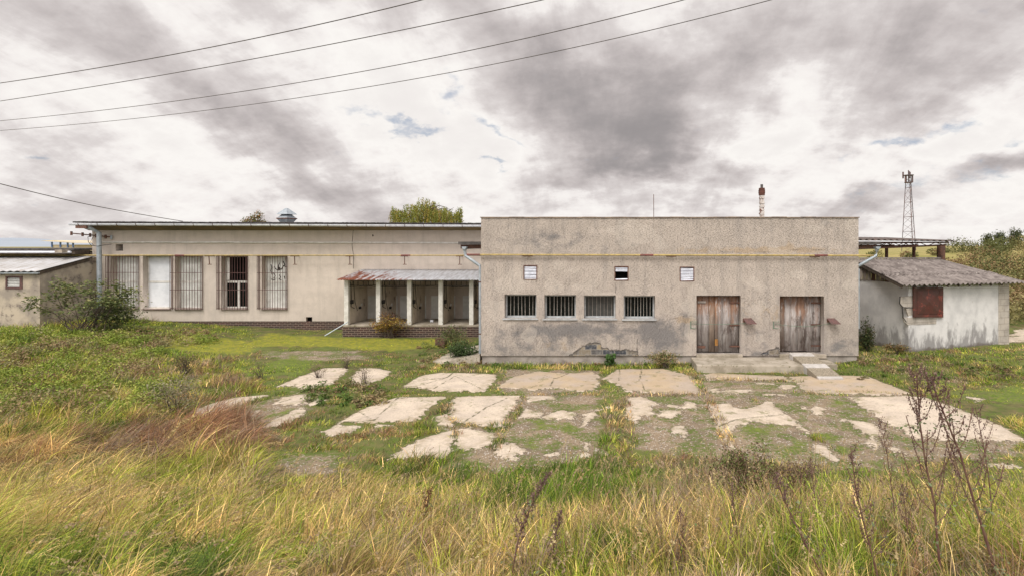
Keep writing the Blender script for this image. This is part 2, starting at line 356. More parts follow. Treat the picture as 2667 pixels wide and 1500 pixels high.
M['corr'] = material('rusty_corrugated_sheet', corrm((.50, .51, .54), (.34, .33, .34), (.24, .075, .04), (.06, .4)))
M['corr2'] = material('pale_sheet_roof', corrm((.50, .50, .52), (.36, .34, .32), (.20, .13, .08), None))
M['corr3'] = material('dark_rusty_sheet', corrm((.12, .09, .08), (.07, .055, .05), (.15, .06, .04), None))
def shedm(s):
    o = s.co(); sz = s.node('ShaderNodeSeparateXYZ', {0: o}).outputs[2]
    c = s.mix(s.step(s.noise(1.5, 5, .65), .35, .65), (.66, .645, .64), (.52, .51, .51))
    m = s.math('SUBTRACT', s.math('MULTIPLY', s.math('SUBTRACT', s.noise(1.4, 7, .68, s.mp(o, (2.4, 2.4, .8))), .5), 5.0), s.math('MULTIPLY', s.math('SUBTRACT', sz, 1.0), 1.1))
    c = s.mix(s.math('MULTIPLY', s.step(m, .0, .9), .8), c, (.20, .19, .19))
    m2 = s.math('SUBTRACT', s.math('MULTIPLY', s.noise(3, 5, .6), .55), sz)
    c = s.mix(s.step(m2, -.05, .12), c, (.14, .12, .11))
    c = s.mix(s.step(s.noise(9, 4, .7), .68, .74), c, (.42, .36, .28))
    s.out(Base_Color=c, Roughness=.9, Normal=s.bump(s.noise(12, 6, .65), .35, .02))
M['shed'] = material('dirty_whitewash', shedm)
# ------------------------------------------------------------------ ground: outlines of bare concrete etc. measured on the level yard
def crop(ox, oy, k, pts): return [G(ox+a*k, oy+b*k) for a, b in pts]
C1 = lambda *p: crop(400, 900, .34938, p)
C2 = lambda *p: crop(1200, 900, .31056, p)
C3 = lambda *p: crop(1800, 900, .33657, p)
CONC = [C1((915,305),(1080,235),(1270,170),(1440,165),(1440,190),(1330,290),(1110,325),(1050,300)),
 C1((1475,285),(1490,215),(1550,168),(1680,170),(1775,195),(1720,240),(1600,290),(1530,305)),
 C1((1850,310),(1990,225),(2130,203),(2350,205),(2560,215),(2545,260),(2450,345),(2100,340),(1990,315)),
 C2((290,360),(440,260),(650,215),(900,235),(1110,220),(1170,260),(1130,370),(1000,385),(800,355),(600,375),(400,355)),
 C2((1190,275),(1320,200),(1700,195),(1950,260),(2035,405),(1700,400),(1390,385),(1300,320)),
 C3((100,230),(160,212),(700,236),(790,275),(640,264),(130,266)), C3((130,340),(200,330),(210,370),(150,365)),
 C3((240,345),(470,335),(470,355),(330,375),(250,370)), C3((540,370),(730,375),(730,390),(560,385)),
 C3((680,300),(830,310),(740,345),(690,330)), C3((490,285),(620,290),(650,305),(510,300)),
 C3((760,240),(1080,225),(1370,240),(1690,365),(1560,385),(1300,375),(1000,370),(880,360),(820,290)),
 C1((90,575),(190,530),(180,575),(110,590)), C1((280,490),(440,430),(620,385),(800,370),(850,370),(700,420),(530,500),(390,525),(330,520)),
 C1((885,440),(960,385),(1020,380),(1070,365),(1190,368),(1130,430),(1040,445),(960,440)), C1((1155,440),(1200,395),(1290,385),(1250,430),(1170,450)),
 C1((695,535),(760,480),(800,480),(760,520),(740,540)), C1((790,615),(900,550),(1030,490),(1110,450),(1135,470),(1110,520),(1010,570),(860,610)),
 C1((1370,580),(1540,480),(1700,420),(1820,385),(2190,380),(2060,460),(1960,565),(1640,575),(1500,575)),
 C1((1255,640),(1380,590),(1530,600),(1530,625),(1430,650),(1290,670)), C1((1650,590),(1740,585),(1760,600),(1680,605)),
 [G(*q) for q in ((1174,1040),(1204,1032),(1358,1030),(1343,1055),(1318,1086),(1309,1111),(1231,1105),(1206,1102),(1186,1103),(1169,1075))],
 C1((2100,530),(2190,500),(2240,590),(2140,620)), C2((550,425),(780,420),(800,450),(560,470)), C2((460,610),(560,520),(640,560),(700,560),(650,610)),
 C2((660,605),(830,540),(960,560),(950,620),(700,620)), C2((1040,580),(1150,530),(1130,590),(1060,650),(1010,680)), C2((1190,540),(1230,500),(1260,515),(1210,545)),
 C2((1385,430),(1520,430),(1640,480),(1600,520),(1620,580),(1510,590),(1520,620),(1470,650),(1400,630),(1370,560)),
 C2((1710,480),(1850,510),(1900,470),(1970,480),(1970,530),(1850,525),(1740,510)), C2((1650,590),(1680,540),(1830,545),(1870,560),(1780,605),(1690,605)),
 C2((1590,670),(1670,680),(1650,695)), C2((1760,700),(1800,670),(1880,670),(1900,710),(1890,780),(1840,770),(1780,730)),
 C3((115,455),(290,445),(335,480),(430,490),(550,450),(565,425),(630,435),(680,490),(760,540),(830,600),(935,690),(850,660),(760,610),(680,610),(530,590),(400,610),(330,650),(285,690),(290,720),(350,800),(320,805),(250,720),(210,630),(150,530)),
 C3((925,480),(970,460),(1030,490),(1010,535),(930,530)), C3((820,445),(900,480),(880,490)),
 C3((1140,560),(1240,575),(1400,600),(1510,670),(1490,690),(1400,720),(1340,680),(1270,640),(1200,590)), C3((1310,715),(1400,735),(1470,755),(1440,800),(1360,770)),
 C3((1470,780),(1600,790),(1680,840),(1560,820)),
 C3((1200,400),(1400,395),(1700,390),(1810,400),(2100,500),(2400,620),(2600,730),(2550,740),(2000,735),(1800,715),(1740,725),(1640,660),(1560,630),(1450,560),(1350,490),(1250,420)),
 C3((935,780),(990,755),(1060,790),(1150,880),(1100,895),(1010,850)), C3((2290,930),(2320,910),(2520,920),(2530,955),(2400,950)), C3((2130,395),(2260,410),(2200,435)),
 C1((1740,850),(1850,770),(2000,690),(2240,625),(2250,700),(2240,760),(2150,830),(2050,830),(1900,830)),
 C1((2262,620),(2350,610),(2450,640),(2540,660),(2540,740),(2400,775),(2255,775)), C2((300,830),(430,815),(550,885),(480,930),(450,970),(380,955),(270,920)),
 C2((720,910),(820,880),(810,910),(740,930)), C2((1000,920),(1030,860),(1090,800),(1080,850),(1060,950),(1020,940)), C1((2290,815),(2330,805),(2310,835)),
 [G(*q) for q in ((2640,868),(2700,860),(2760,905),(2650,890))], [G(*q) for q in ((2590,884),(2640,880),(2650,900),(2600,905))]]
TAN = [CONC[4], CONC[5], CONC[11], CONC[3]]
MOSS = [C2((1420,820),(1500,850),(1600,880),(1950,900),(1950,960),(1500,980),(1400,920)), C2((1200,290),(1340,300),(1380,380),(1330,480),(1200,500),(1160,410)),
 C2((720,370),(900,340),(1030,380),(980,400)), C2((560,560),(640,510),(780,540),(700,570),(600,590)), C2((860,540),(1040,500),(1150,490),(1100,560)),
 C2((440,650),(620,620),(1000,640),(1050,720),(900,740),(600,700)), C2((480,820),(700,760),(760,860),(620,920),(520,900)), C2((820,860),(960,780),(1010,830),(990,960),(860,960)),
 C3((1010,410),(1200,405),(1350,510),(1560,630),(1500,620),(1300,540),(1180,490),(1030,470)), C3((870,570),(1000,600),(1200,760),(1350,850),(1560,930),(1500,960),(1150,820),(950,700)),
 C3((390,290),(560,310),(640,360),(530,350)), C3((690,425),(770,420),(775,450),(690,450)), C3((340,640),(520,590),(760,620),(820,660),(680,700),(500,690),(300,710)),
 C3((680,800),(800,700),(900,740),(840,830),(720,840)), C2((1510,620),(1600,600),(1600,650),(1530,670)),
 [G(*q) for q in ((700,868),(900,878),(1150,880),(1190,905),(1000,915),(850,905),(600,905))], [G(*q) for q in ((400,880),(700,890),(640,930),(420,915))],
 [G(*q) for q in ((620,960),(760,925),(860,940),(800,975),(640,990))], [G(*q) for q in ((2510,1005),(2700,1000),(2760,1050),(2600,1060))],
 C1((750,560),(1000,450),(1200,450),(1100,500),(900,520),(720,600))]
PAD = [[G(*q) for q in ((1300,960),(1560,965),(1565,1170),(1500,1212),(1290,1225),(1150,1215),(1260,1160),(1290,1130))],
 [G(*q) for q in ((1640,960),(1800,975),(2080,985),(2290,1000),(2400,1040),(2667,1140),(2667,1190),(2400,1205),(2330,1225),(2250,1225),(1930,1200),(1750,1185),(1650,1175),(1625,1040))],
 [G(*q) for q in ((715,1190),(880,1175),(900,1200),(850,1245),(730,1245))], [G(*q) for q in ((700,915),(930,912),(960,935),(800,940),(690,930))],
 [G(*q) for q in ((640,1060),(790,1015),(860,1020),(800,1060),(700,1110),(640,1100))], [G(*q) for q in ((1180,1110),(1300,1120),(1300,1135),(1180,1130))]]
JOINT = [[(1000,1030),(1180,1025),(1350,1028),(1500,1026),(1640,1030),(1830,1028)], [(1310,970),(1290,1010),(1270,1030)], [(1365,1030),(1340,1080),(1310,1120),(1290,1170)],
 [(1800,975),(1840,1030),(1870,1090),(1900,1160),(1915,1185)], [(1830,987),(1960,990),(2080,995)], [(2050,1020),(2150,1025),(2270,1022),(2400,1030)],
 [(1200,1105),(1320,1113)], [(1175,1040),(1165,1090),(1200,1110)], [(1625,1030),(1632,1100),(1645,1160)], [(1180,1110),(1190,1140)]]
JOINT = [[G(*q) for q in l] for l in JOINT]
GJOINT = [[G(*q) for q in l] for l in ([(1960,1040),(2110,1130),(2200,1200)], [(2200,1030),(2330,1115)], [(1260,950),(1400,950),(1600,948),(1812,955)], [(1010,1025),(1300,1024)])]
CRACK = [C1((1000,590),(1640,565),(1830,385)), C1((1990,300),(2190,240),(2250,190)), C1((2070,335),(2250,230),(2450,330)), C1((1930,270),(2180,240)), C1((2250,570),(2240,640),(2250,770)),
 C2((20,650),(220,520),(400,440)), C2((690,250),(790,280),(740,350),(800,360)), C2((580,360),(640,335)), C2((1330,200),(1330,300)), C2((1520,200),(1500,290),(1540,370)), C2((800,280),(900,240)),
 C3((210,630),(340,580),(600,550),(750,535)), C3((120,480),(240,520)), C1((1820,400),(2000,380)), C1((1640,570),(1540,500)), C1((930,430),(1030,400)), C2((1500,240),(1900,260))]
def height(x, y):
    z = np.interp(y, [0, 2, 4, 5, 7, 8.6, 9.4, 10.2], [2.0, 1.85, 1.60, 1.36, .78, .30, .1, 0.0])
    z = z+np.clip((-x-13)/9, 0, 1)**1.5*.5*np.clip((y-12)/6, 0, 1)*np.clip((40-y)/10, 0, 1)
    z = z+np.clip((x-7.6)/1.5, 0, 1)*.16*np.clip((y-17.5)/1.5, 0, 1)
    hill = np.clip((x-13)/10, 0, 1)*np.clip((y-26)/34, 0, 1); hill = hill*hill*(3-2*hill)
    z = z+hill*3.1*np.clip(.55+(x-13)/45, 0, 1.7)*np.clip((105-y)/40, 0, 1)
    return z
def build_ground():
    xs = np.concatenate([[-6000, -2500, -1000, -400, -150, -70, -45], np.arange(-32, -14, .35), np.arange(-14, 16.2, .075), np.arange(16.5, 60, 1.2), [90, 150, 400, 1000, 2500, 6000]])
    ys = np.concatenate([[-400, -100, -30, -8, -2, 0, 2], np.arange(3, 10.2, .3), np.arange(10.2, 20.2, .075), np.arange(20.4, 28.5, .2), np.arange(29, 70, 2), [90, 140, 300, 900, 2500, 8000, 15000]])
    XX, YY = np.meshgrid(xs, ys, indexing='ij'); x = XX.ravel(); y = YY.ravel()
    conc = sdf(x, y, CONC); pad = sdf(x, y, PAD); tan = sdf(x, y, TAN); moss = sdf(x, y, MOSS); crack = pdist(x, y, CRACK)
    near = (y > 2) & (y < 60) & (np.abs(x) < 60)
    z = height(x, y); rough = np.clip(-np.maximum(conc, pad)/.4, 0, 1)*near
    z = z+rough*(fbm(x*1.3, y*1.3)-.5)*.16+np.where(near, (fbm(x*4, y*4)-.5)*.02, 0)
    z = z+np.clip(conc/.05, 0, 1)*.022*near
    nx, ny = XX.shape; i = np.arange(nx-1)[:, None]*ny+np.arange(ny-1)[None, :]; i = i.ravel()
    f = np.stack([i, i+ny, i+ny+1, i+1], 1)
    def fn(s):
        o = s.co()
        n1 = s.noise(.5, 5, .6); n2 = s.noise(3, 5, .65)
        soil = s.mix(s.step(n2, .35, .65), (.07, .075, .025), (.16, .125, .06)); soil = s.mix(s.step(n1, .4, .65), soil, (.13, .15, .04))
        peb = s.voro(26, feature='F1', out=1); pebd = s.voro(26)
        gb = s.mix(s.step(s.noise(1.2, 5, .65), .35, .7), (.27, .205, .14), (.18, .14, .10))
        pg = s.node('ShaderNodeSeparateColor', {0: peb}).outputs[0]
        grav = s.mix(s.math('MULTIPLY', s.step(pg, .72, .78), s.step(pebd, .5, .3)), gb, (.50, .46, .42))
        grav = s.mix(s.math('MULTIPLY', s.step(pg, .25, .2), s.step(pebd, .5, .3)), grav, (.09, .075, .06))
        pm = s.math('ADD', s.attr('pad'), s.math('MULTIPLY', s.math('SUBTRACT', s.noise(2.2, 5, .65), .5), 2.0))
        c = s.mix(s.step(pm, -.12, .12), soil, grav)
        gm = s.step(s.noise(1.3, 6, .68), .46, .55); speck = s.step(s.noise(11, 5, .75), .42, .52)
        c = s.mix(s.math('MULTIPLY', s.math('MULTIPLY', gm, speck), .9), c, (.09, .125, .02))
        mo = s.math('ADD', s.attr('moss'), s.math('MULTIPLY', s.math('SUBTRACT', s.noise(2.6, 8, .74), .5), 1.7))
        mcol = s.mix(s.step(s.noise(8, 5, .7), .35, .65), (.075, .125, .012), (.16, .21, .02)); mcol = s.mix(s.step(s.node('ShaderNodeSeparateXYZ', {0: o}).outputs[1], 20, 22), mcol, s.mix(s.step(s.noise(5, 6, .7), .4, .62), (.17, .20, .015), (.33, .31, .02)))
        mcol = s.mix(s.math('MULTIPLY', s.step(s.noise(18, 5, .7), .48, .58), .7), mcol, (.15, .125, .075))
        c = s.mix(s.math('MULTIPLY', s.step(mo, -.02, .4), .9), c, mcol)
        e1 = s.math('SUBTRACT', s.noise(4.5, 8, .72), .5); e2 = s.math('SUBTRACT', s.noise(22, 4, .7), .5)
        cm = s.math('ADD', s.attr('conc'), s.math('ADD', s.math('MULTIPLY', e1, .75), s.math('MULTIPLY', e2, .16)))
        cmask = s.step(cm, -.008, .012)
        cc = s.mix(s.step(s.noise(1.3, 6, .65), .35, .65), (.62, .525, .425), (.51, .43, .355))
        cc = s.mix(s.math('MULTIPLY', s.step(s.noise(30, 4, .7), .5, .65), .5), cc, (.28, .235, .19))
        cc = s.mix(s.math('MULTIPLY', s.step(s.noise(5, 6, .7), .54, .64), .5), cc, (.33, .28, .22))
        tm = s.step(s.attr('tan'), -.02, .1); tn = s.step(s.noise(.9, 5, .6), .38, .62)
        cc = s.mix(s.math('MULTIPLY', tm, .65), cc, s.mix(tn, (.40, .29, .17), (.36, .29, .24)))
        c = s.mix(cmask, c, cc)
        ed = s.math('MULTIPLY', s.step(cm, .45, .0), s.step(s.noise(3.5, 6, .7), .42, .58))
        cc = s.mix(s.math('MULTIPLY', ed, .65), cc, (.33, .265, .18)); cc = s.mix(s.math('MULTIPLY', s.step(s.noise(2.0, 7, .7), .56, .62), s.math('MULTIPLY', speck, .7)), cc, (.16, .16, .06))
        c = s.mix(cmask, c, cc)
        rim = s.math('MULTIPLY', s.step(cm, -.05, -.005), s.step(cm, .02, 0)); c = s.mix(s.math('MULTIPLY', rim, .55), c, (.07, .055, .035))
        ck = s.math('ADD', s.attr('crack'), s.math('MULTIPLY', s.math('SUBTRACT', s.noise(9, 4, .7), .5), .10))
        c = s.mix(s.math('MULTIPLY', s.step(ck, .040, .012), .8), c, (.07, .07, .03))
        far = s.node('ShaderNodeSeparateXYZ', {0: o}).outputs[1]
        c = s.mix(s.step(far, 29, 34), c, s.mix(s.step(s.noise(.3, 6, .65), .4, .6), (.34, .28, .11), (.24, .22, .07)))
        h = s.math('ADD', s.math('MULTIPLY', cmask, .5), s.math('ADD', s.math('MULTIPLY', s.noise(30, 4, .7), .7), s.math('MULTIPLY', pebd, -.25)))
        s.out(Base_Color=c, Roughness=.96, Specular_IOR_Level=.25, Normal=s.bump(h, .7, .02))
    g = npmesh('ground', np.stack([x, y, z], 1), [f], material('yard_ground', fn), attrs={'conc': np.clip(conc, -1, 1), 'pad': np.clip(pad, -2, 2), 'tan': np.clip(tan, -1, 1), 'moss': np.clip(moss, -2, 1), 'crack': np.clip(crack, 0, 1)}, smooth=True, kind='structure')
build_ground()
def gz(x, y): return float(height(np.array([x*1.0]), np.array([y*1.0]))[0])
def build_hills():
    px = np.linspace(-700, 700, 60); n = len(px); D = 2600
    top = CH+D/F*(9+9*fbm(px/150+3, px*0+2)+ np.clip((150-px)/100, 0, 1)*5); xx = (px-CX)*D/F
    co = [];
    for i in range(n): co += [(xx[i], D-900, 0), (xx[i], D, top[i]), (xx[i], D+600, 0)]
    f = []
    for i in range(n-1): f += [(3*i, 3*i+3, 3*i+4, 3*i+1), (3*i+1, 3*i+4, 3*i+5, 3*i+2)]
    m = simple('hazed_hill', (.32, .36, .42), (.29, .33, .39), .004, 1, 0, 0)  # blue-grey haze of distance put into the base colour
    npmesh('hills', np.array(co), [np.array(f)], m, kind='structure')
build_hills()
# ------------------------------------------------------------------ walls with openings
def wall_sheet(name, m, parent, x0, x1, y, z0, z1, ops, cell, depth, attrf=None, label=None):
    """front sheet facing -Y with openings (x0,x1,z0,z1) and their reveals"""
    def lines(a, b, ks):
        e = sorted(set([a, b]+[k for k in ks if a < k < b])); out = []
        for p, q in zip(e, e[1:]):
            n = max(1, int(math.ceil((q-p)/cell))); out += [p+(q-p)*i/n for i in range(n)]
        return np.array(out+[b])
    xs = lines(x0, x1, [k for o in ops for k in o[:2]]); zs = lines(z0, z1, [k for o in ops for k in o[2:4]])
    XX, ZZ = np.meshgrid(xs, zs, indexing='ij'); nx, nz = XX.shape
    i, j = np.meshgrid(np.arange(nx-1), np.arange(nz-1), indexing='ij'); cxm = (xs[i]+xs[i+1])/2; czm = (zs[j]+zs[j+1])/2
    keep = np.ones(i.shape, bool)
    for o in ops: keep &= ~((cxm > o[0]) & (cxm < o[1]) & (czm > o[2]) & (czm < o[3]))
    b = (i*nz+j)[keep]; f = np.stack([b, b+nz, b+nz+1, b+1], 1)
    co = np.stack([XX.ravel(), np.full(XX.size, float(y)), ZZ.ravel()], 1)
    ex = []; ef = []
    for o in ops:
        a, c, d, e = o[:4]; q = len(co)+len(ex); dd = o[4] if len(o) > 4 else depth
        ex += [(a, y, d), (c, y, d), (c, y, e), (a, y, e), (a, y+dd, d), (c, y+dd, d), (c, y+dd, e), (a, y+dd, e)]
        ef += [(q, q+1, q+5, q+4), (q+1, q+2, q+6, q+5), (q+2, q+3, q+7, q+6), (q+3, q, q+4, q+7)]
    if ex: co = np.concatenate([co, np.array(ex)]); f = np.concatenate([f, np.array(ef)])
    at = attrf(co[:, 0], co[:, 2]) if attrf else None
    co = co-np.array(origin(parent)) if parent else co
    return npmesh(name, co, [f], m, parent=parent, attrs=at, label=label)
YF = 19.4
# ================================================================== front block
FB = thing('front_building', (X(1740, YF), YF, 0), 'flat roofed roughcast block with four barred windows and two wooden doors', 'building')
fx0, fx1 = X(1253, YF), X(2236, YF); ftop = Z(568, YF)
FW = [(1314, 1397, 767, 828), (1418, 1500, 768, 829), (1521, 1603.5, 769, 829), (1624.5, 1706, 770, 830)]
FV = [(1363.5, 1399, 691, 728.5), (1600.6, 1636.6, 693.7, 731), (1770.5, 1808, 695, 733)]
FD = [(1814, 1929, 769.5, 921), (2031, 2146, 771, 921)]
ops = [(X(a, YF), X(b, YF), Z(d, YF), Z(c, YF)) for a, b, c, d in FW+FV+FD]
def front_attr(x, z):
    px = x*F/YF+CX; py = CY-(z-CH)*F/YF
    st = np.zeros(x.shape)
    for a, cx, cy, rx, ry in ((.9, 1380, 860, 60, 22), (1.0, 1470, 860, 70, 26), (.9, 1570, 855, 90, 22), (.9, 1700, 850, 50, 30), (.7, 1400, 905, 90, 20), (.5, 1640, 880, 130, 25), (1.0, 1730, 885, 45, 40),
                           (.8, 1790, 840, 30, 30), (1.0, 2190, 905, 50, 26), (.5, 1975, 880, 40, 60), (.45, 1300, 900, 60, 40), (.5, 2150, 585, 30, 14), (.4, 1500, 640, 200, 30), (.5, 1420, 620, 90, 25), (.5, 1960, 795, 50, 20), (.5, 1560, 925, 300, 10), (.4, 1980, 925, 60, 25)):
        st += a*np.exp(-((px-cx)/rx)**2-((py-cy)/ry)**2)
    oc = np.zeros(x.shape)
    for a, cx, cy, rx, ry in ((.85, 1950, 652, 170, 9), (.6, 2100, 652, 120, 10), (.7, 2052, 640, 14, 22), (.8, 1790, 832, 40, 14), (.6, 2015, 815, 22, 26), (.4, 1950, 800, 60, 30), (.5, 1460, 900, 120, 16), (.4, 1780, 655, 60, 8), (.35, 1900, 870, 100, 50)):
        oc += a*np.exp(-((px-cx)/rx)**2-((py-cy)/ry)**2)
    pp = [(1478, 928), (1500, 915), (1535, 893), (1562, 893), (1568, 905), (1595, 912), (1630, 910), (1660, 915), (1662, 928)]
    pp = [(X(a, YF), Z(b, YF)) for a, b in pp]; pe = sdf(x, z, [pp])
    p2 = [(X(a, YF), Z(b, YF)) for a, b in ((1975, 925), (1995, 915), (2028, 903), (2032, 925))]; pe = np.maximum(pe, sdf(x, z, [p2])-.01)
    p3 = [[(X(a, YF)+.1*math.cos(t), Z(900, YF)+.1*math.sin(t)) for t in np.linspace(0, 5.5, 7)] for a in (2178, 2194, 2208)]
    cr = pdist(x, z, [[(X(a, YF), Z(b, YF)) for a, b in l] for l in ([(1602, 731), (1604, 765)], [(1614, 880), (1615, 927)], [(1660, 880), (1661, 925)], [(1500, 915), (1515, 900), (1540, 892)], [(1620, 915), (1650, 905), (1665, 912)],
        [(1740, 833), (1790, 820), (1812, 825)], [(1365, 733), (1385, 738), (1400, 732)], [(1930, 775), (1990, 790), (2010, 830)], [(2035, 925), (2010, 915), (1990, 925), (1960, 918)], [(1600, 690), (1590, 680)], [(1850, 655), (1950, 660), (2100, 650), (2180, 655)])])
    run = np.exp(-(ftop-z)/.22)*.75
    for a_, b_, c_, d_ in FW+FV+[(1935, 1960, 827, 842), (2153, 2180, 827, 842)]:
        inx = np.clip(1-np.abs(px-(a_+b_)/2)/((b_-a_)/2+4), 0, 1)**.3; run += inx*np.exp(-np.clip(py-d_, 0, None)/26)*(py > d_-2)*.7
    run += .45*np.exp(-((py-928)/14)**2)+.3*np.exp(-np.clip(py-668, 0, None)/18)*(py > 666)
    return {'run': run, 'stain': st, 'ochre': oc, 'peel': np.clip(pe, -1, 1), 'crack': np.clip(cr, 0, 1)}
zpl = Z(926, YF)
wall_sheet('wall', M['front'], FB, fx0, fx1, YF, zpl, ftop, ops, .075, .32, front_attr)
mb = MB(); yb = 27.3                                     # side walls, back, underside of the overhanging render edge
mb.add([(fx0, YF, zpl), (fx0, yb, zpl), (fx0, yb, ftop-.9), (fx0, YF+.25, ftop-.9), (fx0, YF+.25, ftop), (fx0, YF, ftop)], [(0, 1, 2, 3, 4, 5)])
mb.add([(fx1, YF, zpl), (fx1, yb, zpl), (fx1, yb, ftop-.9), (fx1, YF+.25, ftop-.9), (fx1, YF+.25, ftop), (fx1, YF, ftop)], [(5, 4, 3, 2, 1, 0)])
mb.add([(fx0, yb, 0), (fx1, yb, 0), (fx1, yb, ftop-.9), (fx0, yb, ftop-.9)], [(0, 1, 2, 3)])
mb.add([(fx0, YF+.25, ftop-.9), (fx1, YF+.25, ftop-.9), (fx1, YF+.25, ftop), (fx0, YF+.25, ftop)], [(0, 1, 2, 3)])
mb.add([(fx0, YF, zpl), (fx1, YF, zpl), (fx1, YF+.1, zpl), (fx0, YF+.1, zpl)], [(0, 1, 2, 3)])
mb.build('side_wall', M['wing'], FB)
MB().box(fx0+.03, fx1-.03, YF+.045, yb-.05, -.4, zpl+.01).build('plinth', M['plinth'], FB)
mb = MB(); n = 26                                        # sheet metal capping in slightly uneven lengths
for i in range(n):
    a = fx0-.03+(fx1-fx0+.06)*i/n; b = fx0-.03+(fx1-fx0+.06)*(i+1)/n; dz = random.uniform(-.006, .006); mb.box(a, b-.004, YF-.035, YF+.3, ftop+.004+dz, ftop+.034+dz)
mb.build('parapet_cap', M['capm'], FB)
mb = MB(); mb.box(fx0-.85, fx1+.9, YF+.3, yb+.1, ftop-.9, ftop-.8); mb.build('roof', M['tar'], FB)
for s_, xx in ((-1, fx0), (1, fx1)):
    for k in range(9):
        yy = YF+.45+k*.9; a = xx+s_*.02; b = xx+s_*.8; MB().box(min(a, b), max(a, b), yy, yy+.09, ftop-1.04, ftop-.905).build('rafter', M['rust'], FB)
def interior(x0, x1, z0, z1, y, parent, d=1.2):
    m_ = MB(); m_.add([(x0, y, z0), (x1, y, z0), (x1, y, z1), (x0, y, z1), (x0, y+d, z0), (x1, y+d, z0), (x1, y+d, z1), (x0, y+d, z1)], [(0, 4, 5, 1), (1, 5, 6, 2), (2, 6, 7, 3), (3, 7, 4, 0), (4, 7, 6, 5)])
    return m_.build('interior', M['dark'], parent)
for k, (a, b, c, d) in enumerate(FW):
    x0, x1, z0, z1 = X(a, YF), X(b, YF), Z(d, YF), Z(c, YF); y = YF+.24; fw = .055
    m_ = MB(); m_.box(x0+.004, x0+fw, y, y+.07, z0, z1-.004).box(x1-fw, x1-.004, y, y+.07, z0, z1-.004).box(x0+fw, x1-fw, y+.002, y+.068, z1-fw, z1-.004).box(x0+fw, x1-fw, y+.002, y+.068, z0, z0+fw)
    m_.box(x0+fw, x1-fw, y-.02, y+.001, z0+.002, z0+.03)
    wo = m_.build('window', M['frame'], FB)
    MB().box(x0+fw, x1-fw, y+.05, y+.058, z0+fw, z1-fw).build('pane', M['dusty'] if k == 2 else M['glass'], wo)
    nb = 7+(k == 3); m_ = MB()
    for i in range(nb):
        xx = x0+fw+(x1-x0-2*fw)*(i+.9+random.uniform(-.13, .13))/(nb+.6); m_.tube([(xx, y+.03, z0+.03), (xx+random.uniform(-.012, .012), y+.03, z1-.03)], .0065, 6)
    m_.build('bars', M['bars'] if k != 2 else M['plinth'], wo)
    MB().add(*[[(x0-.06, YF-.05, z0-.05), (x1+.05, YF-.05, z0-.05), (x1+.05, YF+.23, z0-.05), (x0-.06, YF+.23, z0-.05), (x0-.06, YF-.05, z0-.012), (x1+.05, YF-.05, z0-.012), (x1-.003, YF+.23, z0+.012), (x0+.003, YF+.23, z0+.012)],
        [(0, 3, 2, 1), (4, 5, 6, 7), (0, 1, 5, 4), (1, 2, 6, 5), (2, 3, 7, 6), (3, 0, 4, 7)]]).build('sill', M['frame'], wo)
for k, (a, b, c, d) in enumerate(FV):
    x0, x1, z0, z1 = X(a, YF), X(b, YF), Z(d, YF), Z(c, YF); y = YF-.012; t = .028
    m_ = MB(); m_.box(x0-.004, x0+t, y, y+.07, z0, z1).box(x1-t, x1+.004, y, y+.07, z0, z1).box(x0+t, x1-t, y, y+.068, z1-t, z1).box(x0+t, x1-t, y, y+.068, z0, z0+t)
    vo = m_.build('vent', M['rust'], FB); m_ = MB(); ns = 9; h = (z1-z0-2*t)/ns
    for i in range(ns):
        if k == 1 and 1 <= i <= 5: continue
        za = z0+t+i*h; tl = random.uniform(-.014, .014)
        m_.prism([(x0+t, y+.012, za), (x1-t, y+.012, za+tl), (x1-t, y+.04, za+h*.66+tl), (x0+t, y+.04, za+h*.66)], [(x0+t, y+.017, za-.003), (x1-t, y+.017, za-.003+tl), (x1-t, y+.045, za+h*.66-.003+tl), (x0+t, y+.045, za+h*.66-.003)])
    m_.build('louvre', M['bright'], vo)
    interior(x0+.01, x1-.01, z0+.01, z1-.01, YF+.1, vo, .5)
# doors
def planks(x0, x1, z0, z1, y, n, cols, th=.03, jag=0):
    co = []; f = []; c = []; e = x0; ws = [random.uniform(.8, 1.25) for _ in range(n)]; sw = sum(ws)
    for i in range(n):
        wd = (x1-x0)*ws[i]/sw; a, b = e+.003, e+wd-.003; e += wd; za = z0+random.uniform(0, jag); dy = random.uniform(-.006, .006); q = len(co)
        co += [(a, y+dy, za), (b, y+dy, za), (b, y+th, za), (a, y+th, za), (a, y+dy, z1), (b, y+dy, z1), (b, y+th, z1), (a, y+th, z1)]
        f += [tuple(q+k for k in g) for g in ((0, 3, 2, 1), (4, 5, 6, 7), (0, 1, 5, 4), (1, 2, 6, 5), (2, 3, 7, 6), (3, 0, 4, 7))]
        cc = random.choice(cols); s_ = random.uniform(.8, 1.15); c += [tuple(v*s_ for v in cc)]*8
    return np.array(co, float), np.array(f), np.array(c)
GREY = [(.32, .29, .28), (.40, .37, .36), (.26, .21, .18), (.34, .27, .22), (.44, .41, .40)]
